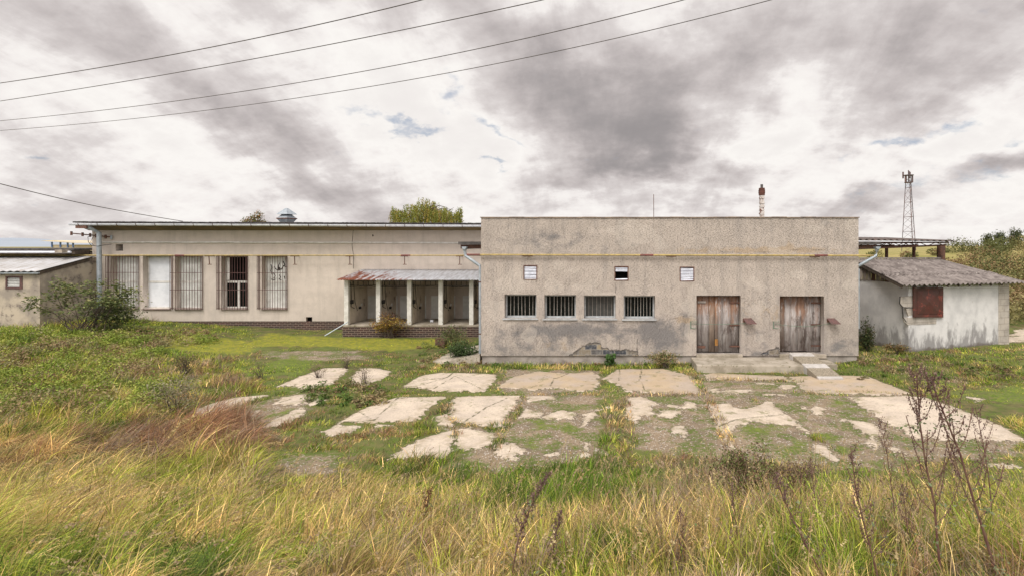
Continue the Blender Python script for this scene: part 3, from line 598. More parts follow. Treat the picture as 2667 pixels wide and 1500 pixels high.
for k, (a, b, c, d) in enumerate(FD):
    dep = .26 if k == 0 else .38; x0, x1, z0, z1 = X(a, YF), X(b, YF), Z(d, YF), Z(c, YF); y = YF+(.2 if k == 0 else .30)
    x0 += .03 if k == 0 else .01; x1 -= .012
    root = FB; og = np.array(origin(FB))
    n_ = 6; co, f, cl = planks(x0, x1, z0+.02, z1-.03, y, n_, GREY, jag=.03)
    do = npmesh('door', co-og, [f], M['door'], col=cl, parent=FB, label='weathered double plank door, brown at the top' if k == 0 else None)
    m_ = MB(); m_.box(x0-.025, x0+.002, y-.02, y+.06, z0+.01, z1-.028).box(x1-.002, x1+.01, y-.02, y+.06, z0+.01, z1-.028).box(x0, x1, y-.02, y+.06, z1-.03, z1-.003); m_.build('door_frame', M['bark'], do)
    xm = (x0+x1)/2-(.05 if k == 0 else -.0); co, f, cl = planks(xm-.055, xm+.055, z0+.05, z1-.06, y-.035, 1, GREY); npmesh('cover_strip', co-og, [f], M['door'], col=cl, parent=do)
    for zz in ((z1-.28, z0+.92, z0+.2)):
        MB().box(x1-.32, x1-.02, y-.028, y-.012, zz, zz+.05).bar((x1-.04, y-.02, zz+.025), (x1+.06+.04*k, y-.10, zz+.01), .03).build('hinge', M['rust'], do)
    if k == 0:
        MB().box(x0+.02, x0+.3, y-.028, y-.012, z0+.16, z0+.24).build('hinge', M['rust'], do); MB().box(x0+.04, x0+.32, y-.028, y-.012, z1-.27, z1-.2).build('hinge', M['plinth'], do)
        MB().box(xm-.05, xm+.05, y-.045, y-.037, z0+.25, z0+.47).build('patch_plate', simple('orange_rust', (.36, .17, .03), (.22, .10, .03), 8), do)
    # latch bracket and bar wire across
    zb = z0+1.04
    m_ = MB(); m_.tube([(x0-.23, YF-.03, zb+.05), (x0-.23, YF-.03, zb-.18)], .016, 6).tube([(x0-.23, YF, zb+.05), (x0-.23, YF-.05, zb+.05), (x0-.02, YF-.05, zb+.05)], .009, 6).tube([(x0-.23, YF, zb-.17), (x0-.05, YF-.04, zb-.17)], .009, 6)
    m_.build('latch', M['green'], do)
    pts = [(x0-.2+(x1-x0+.5)*t, YF-.03+.0*t, zb-.02-.10*math.sin(math.pi*t)*(1 if k else .3)+.02*t) for t in np.linspace(0, 1, 12)]
    MB().tube(pts, .007, 5).build('door_wire', M['green'], do)
    # concrete threshold
    m_ = MB(); m_.box(x0-.04, x1+.06, YF-.12, YF+(.19 if k == 0 else .29), z0-.14, z0-.002); m_.build('threshold', M['concrete'], do, bevel=.02)
    t_ = thing('flap_box', (X(1946 if k == 0 else 2168, YF), YF, Z(834, YF)), 'rusty tilted metal flap box on wall right of the left door' if k == 0 else 'rusty open flap box right of the right door with a dark patch above', 'wall box', 'rusty flap boxes beside the doors')
    xa = X(1935 if k == 0 else 2153, YF); xb = X(1957 if k == 0 else 2173, YF); zt = Z(828, YF)
    MB().box(xa, xb, YF-.05, YF+.005, zt-.13, zt).build('back_box', M['rust'], t_)
    MB().prism([(xa, YF-.06, zt-.02), (xb, YF-.06, zt-.02), (xb+.12, YF-.24, zt-.17), (xa+.06, YF-.24, zt-.17)], [(xa, YF-.06, zt-.005), (xb, YF-.06, zt-.005), (xb+.12, YF-.24, zt-.155), (xa+.06, YF-.24, zt-.155)]).build('flap', M['grille'], t_)
# gutters and downpipes at the two sides
def downpipe(side, label):
    xx = fx0 if side < 0 else fx1; e = xx+side*(.63 if side < 0 else .78); yy = YF+.33; t_ = thing('downpipe', (xx, yy, 0), label, 'downpipe')
    n = 10; a = []; b = []
    for k in range(n+1):
        th = math.pi+math.pi*k/n; a.append((e+.085*math.cos(th), yy-.1, ftop-.97+.085*math.sin(th))); b.append((e+.085*math.cos(th), yb, ftop-.97+.085*math.sin(th)))
    m_ = MB(); m_.add(a+b, [(i, i+1, n+2+i, n+1+i) for i in range(n)]+[tuple(range(n+1))]); g = m_.build('gutter', M['galv'], t_)
    sd = g.modifiers.new('s', 'SOLIDIFY'); sd.thickness = .006
    p = [(e, yy, ftop-1.04), (e, yy, ftop-1.12), (e-side*.03, yy, ftop-1.28), (xx+side*.075, yy-.15, ftop-1.62), (xx+side*.06, yy-.17, ftop-1.75), (xx+side*.06, yy-.17, .35 if side < 0 else 1.2)]
    MB().tube(p[:2], .085, 12, r1=.055).build('outlet', M['galv'], t_, smooth=False)
    MB().tube(p[1:], .052, 12).build('pipe', M['galv'], t_)
    for zz in (2.75, 1.0):
        if side < 0: MB().tube([(p[-1][0], p[-1][1], zz), (p[-1][0], p[-1][1], zz+.04)], .06, 12).bar((p[-1][0], p[-1][1], zz+.02), (xx, p[-1][1], zz+.02), .02).build('clamp', M['rust'], t_)
downpipe(-1, 'grey zinc downpipe with kinked top at left corner of the front block')
downpipe(1, 'zinc gutter outlet and bent pipe at right corner of the front block')
# steps, ramp, apron
t_ = thing('loading_step', (X(1955, 18.5), 18.6, 0), 'long low concrete platform in front of the two wooden doors', 'step')
ys0 = 18.15; mb = MB()
mb.prism([(X(1815, 18.2), ys0, -.1), (X(2098, 18.2), ys0-.03, -.1), (X(2098, 18.2), YF+.04, -.1), (X(1815, 18.2), YF+.04, -.1)], [(X(1815, 18.2), ys0+.02, .24), (X(2098, 18.2), ys0, .23), (X(2098, 18.2), YF+.04, .25), (X(1815, 18.2), YF+.04, .25)])
mb.build('platform', M['concrete'], t_, bevel=.025)
mb = MB(); mb.box(X(2100, 18.4)+.01, X(2185, 18.4), 18.5, YF+.04, -.1, .2); mb.build('side_slab', M['concrete'], t_, bevel=.02)
t_ = thing('ramp', (6.8, 18, 0), 'short sloping concrete ramp with two pale bands at right door', 'ramp')
def rampseg(u0, u1, m, name):
    A = Vector((6.30, 19.2, .44)); B = Vector((6.46, 17.15, .07)); q = lambda u, dx: A+(B-A)*u+Vector((dx+.05*u, 0, 0))
    a0, a1, b0, b1 = q(u0, 0), q(u0, .74), q(u1, 0), q(u1, .74); dn = lambda v: Vector((v.x, v.y, -.05))
    MB().prism([dn(a0), dn(a1), dn(b1), dn(b0)], [a0, a1, b1, b0]).build(name, m, t_, bevel=.012)
rampseg(0, .14, M['rampw'], 'pale_band'); rampseg(.142, .45, M['ramp'], 'pebble_slope'); rampseg(.452, .62, M['rampw'], 'pale_band'); rampseg(.622, .93, M['ramp'], 'pebble_slope'); rampseg(.932, 1.0, M['rampw'], 'pale_band')
t_ = MB().prism([(-6.0, 19.7, -.1), (-4.08, 19.5, -.1), (-4.08, 21.6, -.1), (-5.4, 21.6, -.1)], [(-5.75, 19.8, .05), (-4.08, 19.6, .32), (-4.08, 21.6, .34), (-5.3, 21.6, .2)]).build('concrete_apron', M['concrete'], None, 'tilted pale concrete slab at foot of the grey downpipe', 'concrete slab', bevel=.02)
# gas pipe on the front block
def gaspipe(name, x0, x1, y, zf, label, bands, brackets, drop, wally):
    t_ = thing(name, (x0, y, zf(x0)), label, 'pipe')
    pts = [(x0+(x1-x0)*i/40, y+.004*math.sin(i*.9), zf(x0+(x1-x0)*i/40)) for i in range(41)]
    MB().tube(pts, .03, 10).build('pipe', M['pipe'], t_, smooth=True)
    for b in bands: MB().tube([(b-.22, y, zf(b-.22)), (b+.22, y, zf(b+.22))], .036, 10).build('joint_band', M['pipeband'], t_)
    for b in brackets:
        m_ = MB(); z_ = zf(b); m_.bar((b-.18, y+.01, z_-.045), (b+.16, y+.01, z_-.045), .03)
        m_.bar((b+.02, wally, z_-.045), (b+.02, y-.02, z_-.045), .03)
        if drop: m_.bar((b+.0, y+.03, z_-.05), (b-.02, y+.1, z_-.42), .03); m_.bar((b-.1, y+.1, z_-.43), (b+.08, y+.1, z_-.43), .03)
        m_.build('bracket', M['rust'], t_)
gaspipe('gas_pipe', X(1228, YF-.1), X(2275, YF-.1), YF-.1, lambda x: Z(664+ (x-fx0)/(fx1-fx0)*2, YF-.1), 'yellow gas pipe across the front of the roughcast block', [X(1233, YF-.1), X(1684, YF), X(2135, YF)], [X(1376, YF), X(1748, YF), X(2120, YF)], False, YF-.001)
# chimney, rod on the roof
t_ = thing('chimney', (X(1985, 25), 25, 3.9), 'slim brick chimney with flaking white paint and dark pot', 'chimney'); cxx = X(1984, 25)
m_ = MB(); zz = 4.0; i = 0
while zz < Z(509, 25)-.05:
    r_ = .088+random.uniform(-.012, .012); dx = random.uniform(-.012, .012); h_ = .075; m_.box(cxx-r_+dx, cxx+r_+dx, 25-r_, 25+r_, zz+.003, zz+h_); zz += h_
m_.build('shaft', M['chimw'], t_, bevel=.01)
m_ = MB()
for k in range(4): r_ = .112+random.uniform(-.01, .008); m_.box(cxx-r_, cxx+r_, 25-r_, 25+r_, zz+.003, zz+.08); zz += .08
m_.build('cap', M['chimr'], t_, bevel=.008)
MB().tube([(cxx, 25, zz), (cxx, 25, Z(481, 25))], .058, 12).build('pot', M['tar'], t_)
MB().tube([(X(1703, 21), 21, 4.0), (X(1702.5, 21), 21, Z(507, 21))], .012, 6).build('lightning_rod', M['rust'], None, 'thin metal rod rising from the flat roof left of the chimney', 'rod')
# ================================================================== left wing
YW = 27.5
LW = thing('left_wing', (X(700, YW), YW, 0), 'long low rendered building with tall grilled windows and brick base', 'building')
wx0 = X(240, YW); wx1 = -3.9; wtop = 4.72; ye = 26.7
def zr(x): return 5.055-(x-wx0)/(wx1-wx0)*.08          # eave height, dropping a little to the right
WO = [(290, 362, 667, 801), (372, 445, 667, 803), (456, 526, 667, 803), (577, 645, 667, 803), (682, 748, 667, 803)]
HO = [(301, 320, 637, 654), (797, 813, 825, 842)]
ops = [(X(a, YW), X(b, YW), Z(d, YW), Z(c, YW)) for a, b, c, d in WO+HO]
zb = Z(836, YW)
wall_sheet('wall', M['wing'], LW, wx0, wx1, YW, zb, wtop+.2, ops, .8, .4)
mb = MB(); mb.add([(wx0, YW, -.3), (wx0, YW+9, -.3), (wx0, YW+9, 5.2), (wx0, YW, wtop+.2)], [(0, 1, 2, 3)]).add([(wx0, YW+9, -.3), (wx1, YW+9, -.3), (wx1, YW+9, 5.2), (wx0, YW+9, 5.2)], [(0, 1, 2, 3)])
mb.build('side_wall', M['wing'], LW)
MB().box(wx0+.02, wx1, YW+.02, YW+.3, -.3, zb-.002).build('brick_base', M['brick'], LW)
mb = MB(); mb.hexa([(wx0-.2, ye, zr(wx0)), (wx1, ye, zr(wx1)), (wx1, YW+9.3, 5.25), (wx0-.2, YW+9.3, 5.3)], [(wx0-.2, ye, zr(wx0)+.05), (wx1, ye, zr(wx1)+.05), (wx1, YW+9.3, 5.3), (wx0-.2, YW+9.3, 5.35)]); mb.build('roof', M['tar'], LW)
mb = MB()
for i in range(230):                                   # ragged felt edge
    a = wx0-.2+(wx1-wx0+.2)*i/230; mb.box(a, a+.07, ye-.03-random.uniform(0, .02), ye+.05, zr(a)+.052, zr(a)+.057+random.uniform(0, .014))
mb.build('roof_edge', M['tar'], LW)
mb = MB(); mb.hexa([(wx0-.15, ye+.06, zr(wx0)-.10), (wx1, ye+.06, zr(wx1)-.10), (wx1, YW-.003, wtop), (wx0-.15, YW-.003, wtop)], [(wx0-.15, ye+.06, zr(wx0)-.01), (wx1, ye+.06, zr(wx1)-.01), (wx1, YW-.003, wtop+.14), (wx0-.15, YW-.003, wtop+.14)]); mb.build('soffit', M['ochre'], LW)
gt = thing('gutter', (wx0, ye, zr(wx0)), 'long bright metal gutter under the eave of the long wing', 'gutter')
n = 8; a = []; b = []
for k in range(n+1):
    th = math.pi+math.pi*k/n; a.append((wx0-.25, ye-.09+.085*math.cos(th), zr(wx0)-.03+.1*math.sin(th))); b.append((wx1-.6, ye-.09+.085*math.cos(th), zr(wx1)-.03+.1*math.sin(th)))
g = MB().add(a+b, [(i, i+1, n+2+i, n+1+i) for i in range(n)]).build('trough', M['bright'], gt); sd = g.modifiers.new('s', 'SOLIDIFY'); sd.thickness = .005
for i in range(22):
    xx = wx0+.2+i*.885
    if xx > wx1-.7: break
    z_ = zr(xx)-.03; MB().tube([(xx, ye-.09+.095*math.cos(t), z_+.108*math.sin(t)) for t in np.linspace(math.pi, 2*math.pi, 7)], .012, 5).build('gutter_hook', M['rust'], gt)
# windows of the wing
wl = ['white boarded window behind grille, half hidden by the shrub', 'boarded window without a grille', None, 'open dark window with a white inner frame', None]
for k, (a, b, c, d) in enumerate(WO):
    x0, x1, z0, z1 = X(a, YW), X(b, YW), Z(d, YW), Z(c, YW); y = YW+.3; zm = z0+(z1-z0)*.5; fw = .06
    m_ = MB(); m_.box(x0+.003, x0+fw, y, y+.07, z0, z1-.003).box(x1-fw, x1-.003, y, y+.07, z0, z1-.003).box(x0+fw, x1-fw, y+.002, y+.068, z1-fw, z1-.003).box(x0+fw, x1-fw, y+.002, y+.068, z0, z0+fw).box(x0+fw, x1-fw, y+.002, y+.06, zm-.05, zm+.05)
    if k in (3,): m_.box((x0+x1)/2-.05, (x0+x1)/2+.05, y+.003, y+.06, z0+fw, zm-.05)
    wo = m_.build('window', M['white'], LW, label=wl[k])
    if k == 3:
        MB().box(x0+fw, x1-fw, y+.045, y+.05, z0+fw, zm-.05).build('pane', M['glass'], wo); interior(x0+.02, x1-.02, z0+.02, z1-.02, y+.075, wo)
        MB().prism([(x0+.06, y-.03, zm+.08), (x0+.20, y-.02, zm+.08), (x0+.20, y-.02, z1-.08), (x0+.06, y-.03, z1-.08)], [(x0+.06, y-.01, zm+.08), (x0+.20, y, zm+.08), (x0+.20, y, z1-.08), (x0+.06, y-.01, z1-.08)]).build('casement', M['white'], wo)
    else:
        mm = M['boardy'] if k in (0, 2, 4) else M['board']
        MB().box(x0+fw, x1-fw, y+.02, y+.04, z0+fw, zm-.05).build('board', mm, wo)
        MB().box(x0+fw, x1-fw, y+.02, y+.04, zm+.05, z1-fw).build('board', mm, wo)
    if k == 4:                                         # dark paint scrawl on the upper pane
        m_ = MB(); cx_ = (x0+x1)/2+.05; cz_ = z1-.62
        for st in ([(-.25, .1), (-.2, 0), (-.05, -.08), (.12, -.02), (.2, .12), (.32, .2)], [(-.02, -.05), (-.05, .1), (0, .25), (.05, .3)], [(.2, .35), (.28, .2), (.22, .12), (.38, .1)], [(-.3, -.2), (-.2, -.35), (-.28, -.45)], [(.0, -.3), (.08, -.4), (0, -.5), (.1, -.55)], [(-.42, .2), (-.38, .05), (-.42, -.1), (-.36, -.3)], [(.25, -.35), (.3, -.5)], [(-.4, -.5), (-.3, -.55), (-.2, -.5)]):
            m_.tube([(cx_+p*.95, y+.018, cz_+q) for p, q in st], .022, 5)
        m_.tube([(cx_-.03, y+.016, cz_-.02), (cx_+.03, y+.016, cz_+.05)], .07, 6); m_.build('paint_scrawl', M['black'], wo)
    MB().prism([(x0-.02, YW-.06, z0-.055), (x1+.03, YW-.06, z0-.055), (x1+.03, y-.002, z0-.04), (x0-.02, y-.002, z0-.04)], [(x0-.02, YW-.06, z0-.03), (x1+.03, YW-.06, z0-.03), (x1-.003, y-.002, z0-.002), (x0+.003, y-.002, z0-.002)]).build('sill', M['grille'], wo)
    if k != 1:
        yg = YW-.16; ga, gb = x0-.14, x1+.0; m_ = MB(); zt, zl = z1+.06, z0-.04
        if k == 2: gb = x1+.04
        for i in range(12): xx = ga+(gb-ga)*i/11+random.uniform(-.01, .01); m_.tube([(xx, yg, zl), (xx, yg, zt)], .012, 5)
        for yy in (yg+.09, YW-.01):
            for xx in (ga, gb): m_.tube([(xx, yy, zl), (xx, yy, zt)], .011, 5)
        for zz in (zl+.08, zl+(zt-zl)*.36, zl+(zt-zl)*.67, zt-.08):
            m_.bar((ga, yg+.014, zz), (gb, yg+.014, zz), .022)
            for xx in (ga, gb): m_.bar((xx, yg, zz), (xx, YW+.02, zz), .018)
        m_.build('grille', M['grille'], wo)
interior(X(301, YW)+.01, X(320, YW)-.01, Z(654, YW)+.01, Z(637, YW)-.01, YW+.38, LW, .3)
interior(X(797, YW)+.01, X(813, YW)-.01, Z(842, YW)+.01, Z(825, YW)-.01, YW+.15, LW, .3)
MB().tube([(X(970, YW), YW-.006, Z(614, YW)), (X(971, YW), YW+.02, Z(614, YW))], .05, 8).build('wall_hole', M['black'], LW)
MB().tube([(X(264+i*48, YW), YW-.03, Z(631.5+.08*i+.25*math.sin(i*1.7), YW)) for i in range(21)], .042, 6).build('cable_conduit', M['white'], None, 'thin white conduit running along the upper wall of the long wing', 'conduit')
yp = YW-.4
gaspipe('gas_pipe', X(-60, yp), X(1262, yp), yp, lambda x: Z(665.5, yp), 'yellow gas pipe on rusty brackets along the long left wing', [X(468, yp), X(1057, yp)], [X(q, yp) for q in (543, 766, 910, 1053, 1197)], True, YW-.001)
MB().tube([(X(a, YW), YW-.012, Z(b, YW)) for a, b in ((935, 592), (920, 602), (917, 640), (921, 665), (921, 700))], .008, 5).build('wall_cable', M['black'], None, 'thin dark cable hanging down the wing wall above the porch', 'cable')
t_ = thing('downpipe', (X(259, 26.9), 26.9, .3), 'greenish grey square rainwater pipe at far left corner of the wing', 'downpipe')
MB().tube([(X(225, ye), ye, zr(wx0)-.16), (X(258, 27.0), 27.0, zr(wx0)-.45), (X(259, 27.1), 27.1, .4)], .1, 10).build('pipe', M['galv'], t_)
MB().box(X(208, ye)-.1, X(225, ye)+.1, ye-.12, ye+.1, zr(wx0)-.26, zr(wx0)-.04).build('hopper', M['rust'], t_)
t_ = thing('cable_bracket', (X(240, 26.8), 26.8, Z(612, 26.8)), 'rusty iron arm with insulators and looping cables at left roof corner', 'bracket')
MB().bar(P(184, 608, 26.6), P(290, 618, YW), .05).build('arm', M['rust'], t_)
for q in (186, 215, 235, 250, 275, 290): v = P(q, 608+(q-184)*.1, 26.6+(q-184)/106*.85); MB().tube([v-Vector((0, 0, .09)), v+Vector((0, 0, .09))], .045, 8).build('insulator', M['rust'] if q != 290 else M['galv'], t_)
MB().tube([P(a, b, 26.7) for a, b in ((240, 612), (229, 618), (230, 630), (238, 640), (255, 642), (275, 638), (290, 637))], .015, 5).tube([P(a, b, 26.75) for a, b in ((248, 612), (240, 622), (236, 632), (245, 640))], .012, 5).build('loop_cable', M['black'], t_)
# ---- roof vent
t_ = thing('roof_ventilator', (X(746, 29.5), 29.5, 4.9), 'grey metal double pyramid ventilator on the long roof', 'roof vent')
def pyr(zb_, rb, zt_, rt, name, m, rz=.5):
    c_ = Vector((X(747, 29.5), 29.5, 0)); q = lambda z, r: [c_+Vector((r*math.cos(rz+k*math.pi/2), r*math.sin(rz+k*math.pi/2), z)) for k in range(4)]
    MB().prism(q(zb_, rb), q(zt_, rt)).build(name, m, t_)
zq = lambda y: Z(y, 29.5)
pyr(4.9, .06, zq(571), .45, 'throat', M['galv']); pyr(zq(571), .48, zq(568.5), .48, 'rim', M['rust']); pyr(zq(568.5)+.002, .44, zq(558), .2, 'lower_hood', M['galv']); pyr(zq(559), .48, zq(543), .07, 'cap', M['galv'])
# ================================================================== porch with bays
YPp = 25.3
PO = thing('porch', (X(1070, YPp), YPp, 0), 'open porch of white posts on dark brick base under rusty corrugated roof', 'porch')
px0 = X(892, YPp); px1 = -4.1; fz = Z(846, YPp)
MB().box(px0, px1, YPp, YW-.003, -.2, fz-.06).build('brick_base', M['brick'], PO)
MB().box(px0-.02, px1, YPp-.02, YW-.003, fz-.058, fz).build('floor_slab', M['concrete'], PO)
POSTS = [901, 984, 1065, 1147, 1227]
for q in POSTS:
    xx = X(q, YPp); MB().box(xx-.095, xx+.095, YPp+.02, YPp+.2, fz+.002, Z(729, YPp)).build('post', M['white'], PO, bevel=.01)
    MB().box(xx-.03, xx+.05, YPp+.203, YW-.004, fz+.002, Z(728, YPp)).build('partition', M['bay'], PO)
    for s_ in range(1):
        MB().tube([(xx+.1, YPp+.25, Z(735, YPp)), (xx+.12, YPp+.28, Z(775, YPp)), (xx+.1, YPp+.3, Z(800, YPp)), (xx+.16, YPp+.5, Z(806, YPp))], .018, 5).tube([(xx+.08, YPp+.6, Z(735, YPp)), (xx+.1, YPp+.7, Z(790, YPp)), (xx+.09, YPp+1.0, Z(815, YPp))], .014, 5).build('loose_wire', M['black'], PO)
        MB().box(xx+.055, xx+.13, YPp+.3, YPp+.5, Z(793, YPp), Z(783, YPp)).box(xx+.055, xx+.12, YPp+1.2, YPp+1.35, Z(812, YPp), Z(806, YPp)).build('switch_box', M['black'], PO)
        MB().tube([(xx+.052, YPp+1.5, Z(802, YPp)), (xx+.10, YPp+1.5, Z(802, YPp))], .07, 10).build('socket', M['white'], PO)
for a, b in zip(POSTS, POSTS[1:]+[1262]):
    xa, xb = X(a, YPp)+.2, X(b, YPp)-.05; MB().box(X(a+60, YW)-.02 if a < 1200 else xa, xb+.15, YW-.05, YW-.004, fz+.02, Z(770, YW)).build('rear_panel', M['boardy'], PO)
    m_ = MB(); zt = Z(733, YPp); zl = Z(744.5, YPp); m_.bar((xa-.1, YPp+.24, zt), (xb, YPp+.24, zt), .02).bar((xa-.1, YPp+.24, zl), (xb, YPp+.24, zl), .025)
    for i in range(6): xx = xa+(xb-xa)*i/5; m_.bar((xx, YPp+.24, zl), (xx, YPp+.24, zt), .018)
    m_.build('cable_ladder', M['black'], PO)
    m_ = MB()
    for j in range(3):
        s0 = random.uniform(-.05, .05); m_.tube([(xa-.2+(xb-xa+.3)*t, YPp+.1+.05*j, Z(745, YPp)+s0-random.uniform(.02, .06)*math.sin(math.pi*t)) for t in np.linspace(0, 1, 8)], .007, 4)
    m_.build('slack_cable', M['black'], PO)
def corrugate(name, m, parent, c00, c10, c01, c11, waves, amp, seg=8, nv=6, th=.006, **kw):
    """sheet with ridges running from the 0-edge to the 1-edge; c00,c10 lower edge ends, c01,c11 upper edge ends"""
    c00, c10, c01, c11 = map(lambda q: np.array(q, float), (c00, c10, c01, c11)); nu = waves*seg+1
    u = np.linspace(0, 1, nu)[:, None, None]; v = np.linspace(0, 1, nv)[None, :, None]
    p = (c00*(1-u)+c10*u)*(1-v)+(c01*(1-u)+c11*u)*v
    nrm = np.cross(c10-c00, c01-c00); nrm = nrm/np.linalg.norm(nrm); nrm = nrm*np.sign(nrm[2]+1e-9)
    p = p+nrm*amp*np.sin(u*waves*2*math.pi); co = p.reshape(-1, 3)-(np.array(origin(parent)) if parent else 0)
    i = (np.arange(nu-1)[:, None]*nv+np.arange(nv-1)[None, :]).ravel(); f = np.stack([i, i+nv, i+nv+1, i+1], 1)
    o = npmesh(name, co, [f], m, parent=parent, smooth=True, **kw); sd = o.modifiers.new('s', 'SOLIDIFY'); sd.thickness = th; return o
rz0 = Z(729, 24.8)
corrugate('roof', M['corr'], PO, (X(876, 24.8), 24.8, rz0), (-4.15, 24.8, rz0), (X(876, 24.8), YW-.01, Z(702, YW)), (-4.15, YW-.01, Z(702, YW)), 62, .022)
MB().box(px0, px1, YPp+.02, YPp+.14, Z(728.5, YPp)+.002, Z(728.5, YPp)+.06).build('beam', M['bark'], PO)
MB().tube([P(846, 874, 24.3), P(906, 838, 24.6)], .025, 6).build('pole', M['galv'], None, 'pale metal pole leaning against left end of the brick porch base', 'pole')
m_ = MB().box(X(1135, 22.8), X(1160, 22.8), 22.7, 23.1, .08, .34); m_.build('rusty_crate', M['rust'], None, 'small rusty box in the weeds before the right end of the porch', 'box', bevel=.01)
m_ = MB(); x_, y_ = X(1120, 26.2), 26.2; MB().prism([(x_, y_, fz+.01), (x_+.14, y_, fz+.01), (x_+.14, y_+.1, fz+.01), (x_, y_+.1, fz+.01)], [(x_+.01, y_, fz+.12), (x_+.13, y_, fz+.1), (x_+.13, y_+.1, fz+.1), (x_+.01, y_+.1, fz+.12)]).build('white_block', M['board'], None, 'small white block lying on the porch floor in the third bay', 'block')
# ================================================================== annex far left
YA = 24.65; ax1 = -23.98
AN = thing('annex', (-27, YA, 0), 'low rendered lean-to with streaky metal roof at far left', 'lean-to')
azt = Z(709, YA); abt = 3.47
aw = [(X(17, YA), X(58, YA), Z(751, YA), Z(721, YA))]
wall_sheet('wall', M['annex'], AN, -34, ax1, YA, .25, azt, aw, .8, .25)
MB().add([(ax1, YA, 0), (ax1, YW, 0), (ax1, YW, abt), (ax1, YA, azt)], [(0, 1, 2, 3)]).add([(-34, YA, 0), (ax1-.01, YA, 0), (ax1-.01, YA+.05, .25), (-34, YA+.05, .25)], [(0, 1, 2, 3)]).build('side_wall', M['annex'], AN)
MB().box(-34, ax1-.02, YA+.04, YA+.2, -.3, .249).build('brick_base', M['brick'], AN)
MB().prism([(ax1+.002, YA-.12, azt-.12), (ax1+.05, YA-.12, azt-.12), (ax1+.05, YA-.12, azt+.03), (ax1+.002, YA-.12, azt+.03)], [(ax1+.002, YW-.5, abt-.2), (ax1+.05, YW-.5, abt-.2), (ax1+.05, YW-.5, abt-.06), (ax1+.002, YW-.5, abt-.06)]).build('verge_board', M['bark'], AN)
MB().box(-34, ax1+.1, YA-.2, YA-.11, azt-.06, azt+.0).build('eave_gutter', M['galv'], AN)
corrugate('roof', M['corr2'], AN, (-34, YA-.25, azt+.05), (ax1+.1, YA-.25, azt+.05), (-34, YW-.2, abt+.06), (ax1+.1, YW-.2, abt+.06), 34, .02)
x0, x1, z0, z1 = aw[0]; m_ = MB(); m_.box(x0-.03, x0+.03, YA-.02, YA+.1, z0-.03, z1+.03).box(x1-.1, x1+.02, YA-.02, YA+.1, z0-.03, z1+.03).box(x0+.03, x1-.1, YA-.02, YA+.1, z1-.03, z1+.03).box(x0+.03, x1-.1, YA-.02, YA+.1, z0-.03, z0+.05); vo = m_.build('vent', M['grille'], AN)
m_ = MB()
for i in range(6): zz = z0+.07+i*.065; m_.prism([(x0+.03, YA+.0, zz), (x1-.1, YA, zz), (x1-.1, YA+.05, zz+.05), (x0+.03, YA+.05, zz+.05)], [(x0+.03, YA+.005, zz-.004), (x1-.1, YA+.005, zz-.004), (x1-.1, YA+.055, zz+.046), (x0+.03, YA+.055, zz+.046)])
m_.build('louvre', M['boardy'], vo); interior(x0, x1, z0, z1, YA+.15, vo, .3)
MB().box(X(241, YW)-.3, X(258, YW)-.1, YW-.9, YW-.55, Z(697, YW), Z(682, YW)).build('dark_box', M['black'], AN)
RA = thing('rear_annex', (-28, YW, 0), 'flat roofed block with dark eave and pale gutter behind the lean-to', 'building')
MB().box(-40, wx0-.05, YW, YW+8, 2, 3.66).build('wall', M['annex'], RA); MB().box(-40, wx0-.06, 26.6, YW+8.2, 3.78, 3.86).build('roof', M['tar'], RA)
MB().tube([(-40, 26.5, 3.70), (wx0-.1, 26.5, 3.70)], .05, 8).build('gutter', M['bright'], RA); MB().box(-40, wx0-.07, 26.66, YW-.01, 3.6, 3.775).build('soffit', M['bark'], RA)
MB().box(X(153, 26.4), X(172, 26.4), 26.2, 26.55, Z(659, 26.4), Z(651, 26.4)).build('junction_box', M['annex'], RA)
CN = thing('canopy_building', (X(160, 60), 60, 0), 'small far building with raised cream roof on blue posts beyond annex', 'building')
yq = 60; MB().box(X(133, yq), X(195, yq), yq, yq+4, 1, Z(638, yq)).build('wall', M['cream'], CN); MB().prism([(X(114, yq), yq-.5, Z(628, yq)), (X(212, yq), yq-.5, Z(634, yq)), (X(212, yq), yq+4, Z(634, yq)), (X(114, yq), yq+4, Z(628, yq))], [(X(150, yq), yq-.5, Z(626, yq)), (X(200, yq), yq-.5, Z(632, yq)), (X(200, yq), yq+4, Z(632, yq)), (X(150, yq), yq+4, Z(626, yq))]).build('roof', M['cream'], CN)
for q in (135, 157, 176, 190): MB().box(X(q, yq), X(q+3, yq), yq-.1, yq, Z(645, yq), Z(631, yq)).build('post', M['bluep'], CN)
# ================================================================== shed at the right
SH = thing('shed', (12, 21, 0), 'small dirty white shed with grey corrugated roof and red shutter', 'shed')
A = Vector((X(2366, 20.9), 20.9, 0)); B = A+Vector((-.9, 3.0, 0)); C_ = Vector((X(2600, 22.4), 22.4, 0)); C2_ = Vector((X(2628, 22.55), 22.55, 0)); zt = Z(739, 20.9); D = C2_+(B-A)*.95
def face(a, b, z0, z1, m, name, parent, off=0):
    n_ = (b-a).cross(Vector((0, 0, 1))).normalized(); n_ = -n_ if n_.y > 0 else n_
    a = a+n_*off; b = b+n_*off; t = .25 if off == 0 else .02
    ps = [a, b, b-n_*t, a-n_*t]; return MB().prism([p+Vector((0, 0, z0)) for p in ps], [p+Vector((0, 0, z1)) for p in ps]).build(name, m, parent)
face(A, C_, -.2, zt+.02, M['shed'], 'front_wall', SH); face(A+(B-A)*.95, A, -.2, zt, M['shed'], 'side_wall', SH, 0); face(C_, C2_, -.2, zt, M['block'], 'corner_blocks', SH, .01)
MB().add([C2_+Vector((0, 0, -.2)), D+Vector((0, 0, -.2)), D+Vector((0, 0, 3.3)), C2_+Vector((0, 0, zt))], [(0, 1, 2, 3)]).build('rear_wall', M['block'], SH)
